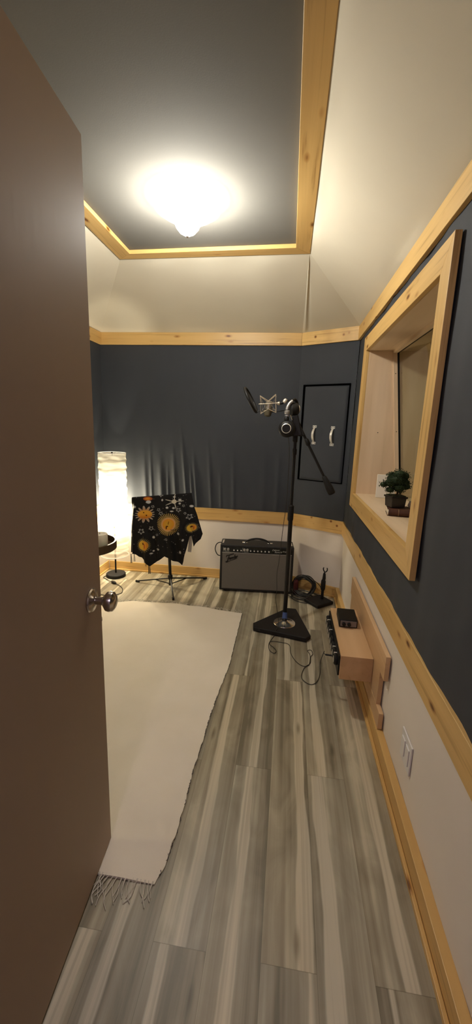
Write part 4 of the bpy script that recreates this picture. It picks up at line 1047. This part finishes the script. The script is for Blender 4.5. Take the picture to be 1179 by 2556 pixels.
for x in (.05, .12):
    MB(BMx).lathe([(.0183, 0), (.0190, .002), (.0183, .004)], (x, .004, .0175), (1, 0, 0), 20, closed=False).build('spine_band', mat('gilt_band', (.22, .13, .06), .45, .3), bk_)
bn = thing('bonsai_tree', 'small dark green bonsai in a black square pot on the book', 'bonsai', (.565, 2.115, sz+.035))
pz0 = sz+.0355
PM = Matrix.Translation((.566, 2.112, pz0)) @ Matrix.Rotation(radians(14), 4, 'Z')
a0, a1, hh = .036, .040, .060
pot = MB(PM).hexa([(-a0, -a0, .002), (a0, -a0, .002), (a0, a0, .002), (-a0, a0, .002), (-a1, -a1, hh), (a1, -a1, hh), (a1, a1, hh), (-a1, a1, hh)])
pot.box(-a1-.004, a1+.004, -a1-.004, a1+.004, hh-.010, hh)
pot.build('pot', mat('glazed_black_pot', (.02, .016, .014), .3), bn, smooth=False, bevel=.003)
MB(PM).box(-a1+.004, a1-.004, -a1+.004, a1-.004, hh, hh+.004).build('soil', mottled('moss_soil', (.03, .035, .012), (.06, .06, .025), (90, 90, 90), .9, .5), bn, smooth=False)
trk = MB(PM).tube([(0, 0, hh), (.006, -.003, hh+.018), (-.004, .002, hh+.036), (.004, 0, hh+.06)], .005, 8, smooth=4, radii=None)
trk.tube([(-.002, 0, hh+.03), (-.03, -.01, hh+.05), (-.05, -.01, hh+.065)], .003, 7, smooth=4)
trk.tube([(0, 0, hh+.035), (.03, .005, hh+.05), (.045, .0, hh+.06)], .003, 7, smooth=4)
trk.build('trunk', mottled('bonsai_bark', (.05, .03, .018), (.09, .06, .035), (120, 120, 120), .9, .6), bn)
fo = MB(); random.seed(3)
cx_, cy_, cz_ = .560, 2.108, sz+.035+hh
cl_list = [(0, 0, .068, .052), (-.028, -.006, .058, .036), (.030, .004, .060, .040), (-.062, -.008, .050, .022), (.008, -.010, .092, .036), (-.018, .006, .086, .030), (.034, 0, .086, .030), (.010, -.02, .040, .034), (-.030, -.014, .030, .024), (.046, -.006, .045, .026)]
for (ox, oy, oz, r) in [(a*1.03, b, c*1.28-.006, d*1.08) for a, b, c, d in cl_list]:
    for k in range(int(150*(r/.04)**2)):
        v = Vector((random.gauss(0, 1), random.gauss(0, 1), random.gauss(0, 1))).normalized()
        p = Vector((cx_+ox, cy_+oy, cz_+oz))+Vector((v.x, v.y, v.z*.72))*r*random.uniform(.72, 1.05)
        t = v.orthogonal().normalized(); bt_ = v.cross(t); an = random.uniform(0, 2*pi)
        s1 = (t*cos(an)+bt_*sin(an)); L_ = random.uniform(.006, .011); wd = .0024
        tip = p+(v*.6+s1*.8)*L_; sd = v.cross(s1).normalized()*wd
        fo.add([p-sd, p+sd, tip, p+v*.002], [(0, 1, 2), (0, 3, 2), (1, 3, 2)])
    fo.sphere((cx_+ox, cy_+oy, cz_+oz), r*.80, 10, (1, 1, .72))
fo.build('foliage', mottled('bonsai_needles', (.007, .016, .003), (.018, .036, .007), (120, 120, 120), .7, 0), bn, smooth=False)
wb = MB(Matrix.Translation((.575, 2.615, sz)) @ Matrix.Rotation(radians(-7), 4, 'Z') @ Matrix.Rotation(radians(-3), 4, 'X')).box(0, .115, 0, .022, 0, .150)
tag(wb.build('white_box', mat('white_card', (.80, .74, .62), .6), None, smooth=False, bevel=.003), 'upright white box standing on the window sill behind the bonsai', 'box')
ck = MB().sphere((.648, 2.098, pz0+.020), 1, 10, (.022, .02, .019)); random.seed(9)  # added lump in place of a pale reflection in the window glass
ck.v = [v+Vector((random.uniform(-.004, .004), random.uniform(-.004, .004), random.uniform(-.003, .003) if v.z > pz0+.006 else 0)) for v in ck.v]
tag(ck.build('reflection_lump', mottled('reflection_lump', (.34, .28, .22), (.46, .40, .33), (70, 70, 70), .8, .3), None, smooth=False), 'pale greyish stone on the book, right of the bonsai pot, standing in for a glass reflection', 'lump')
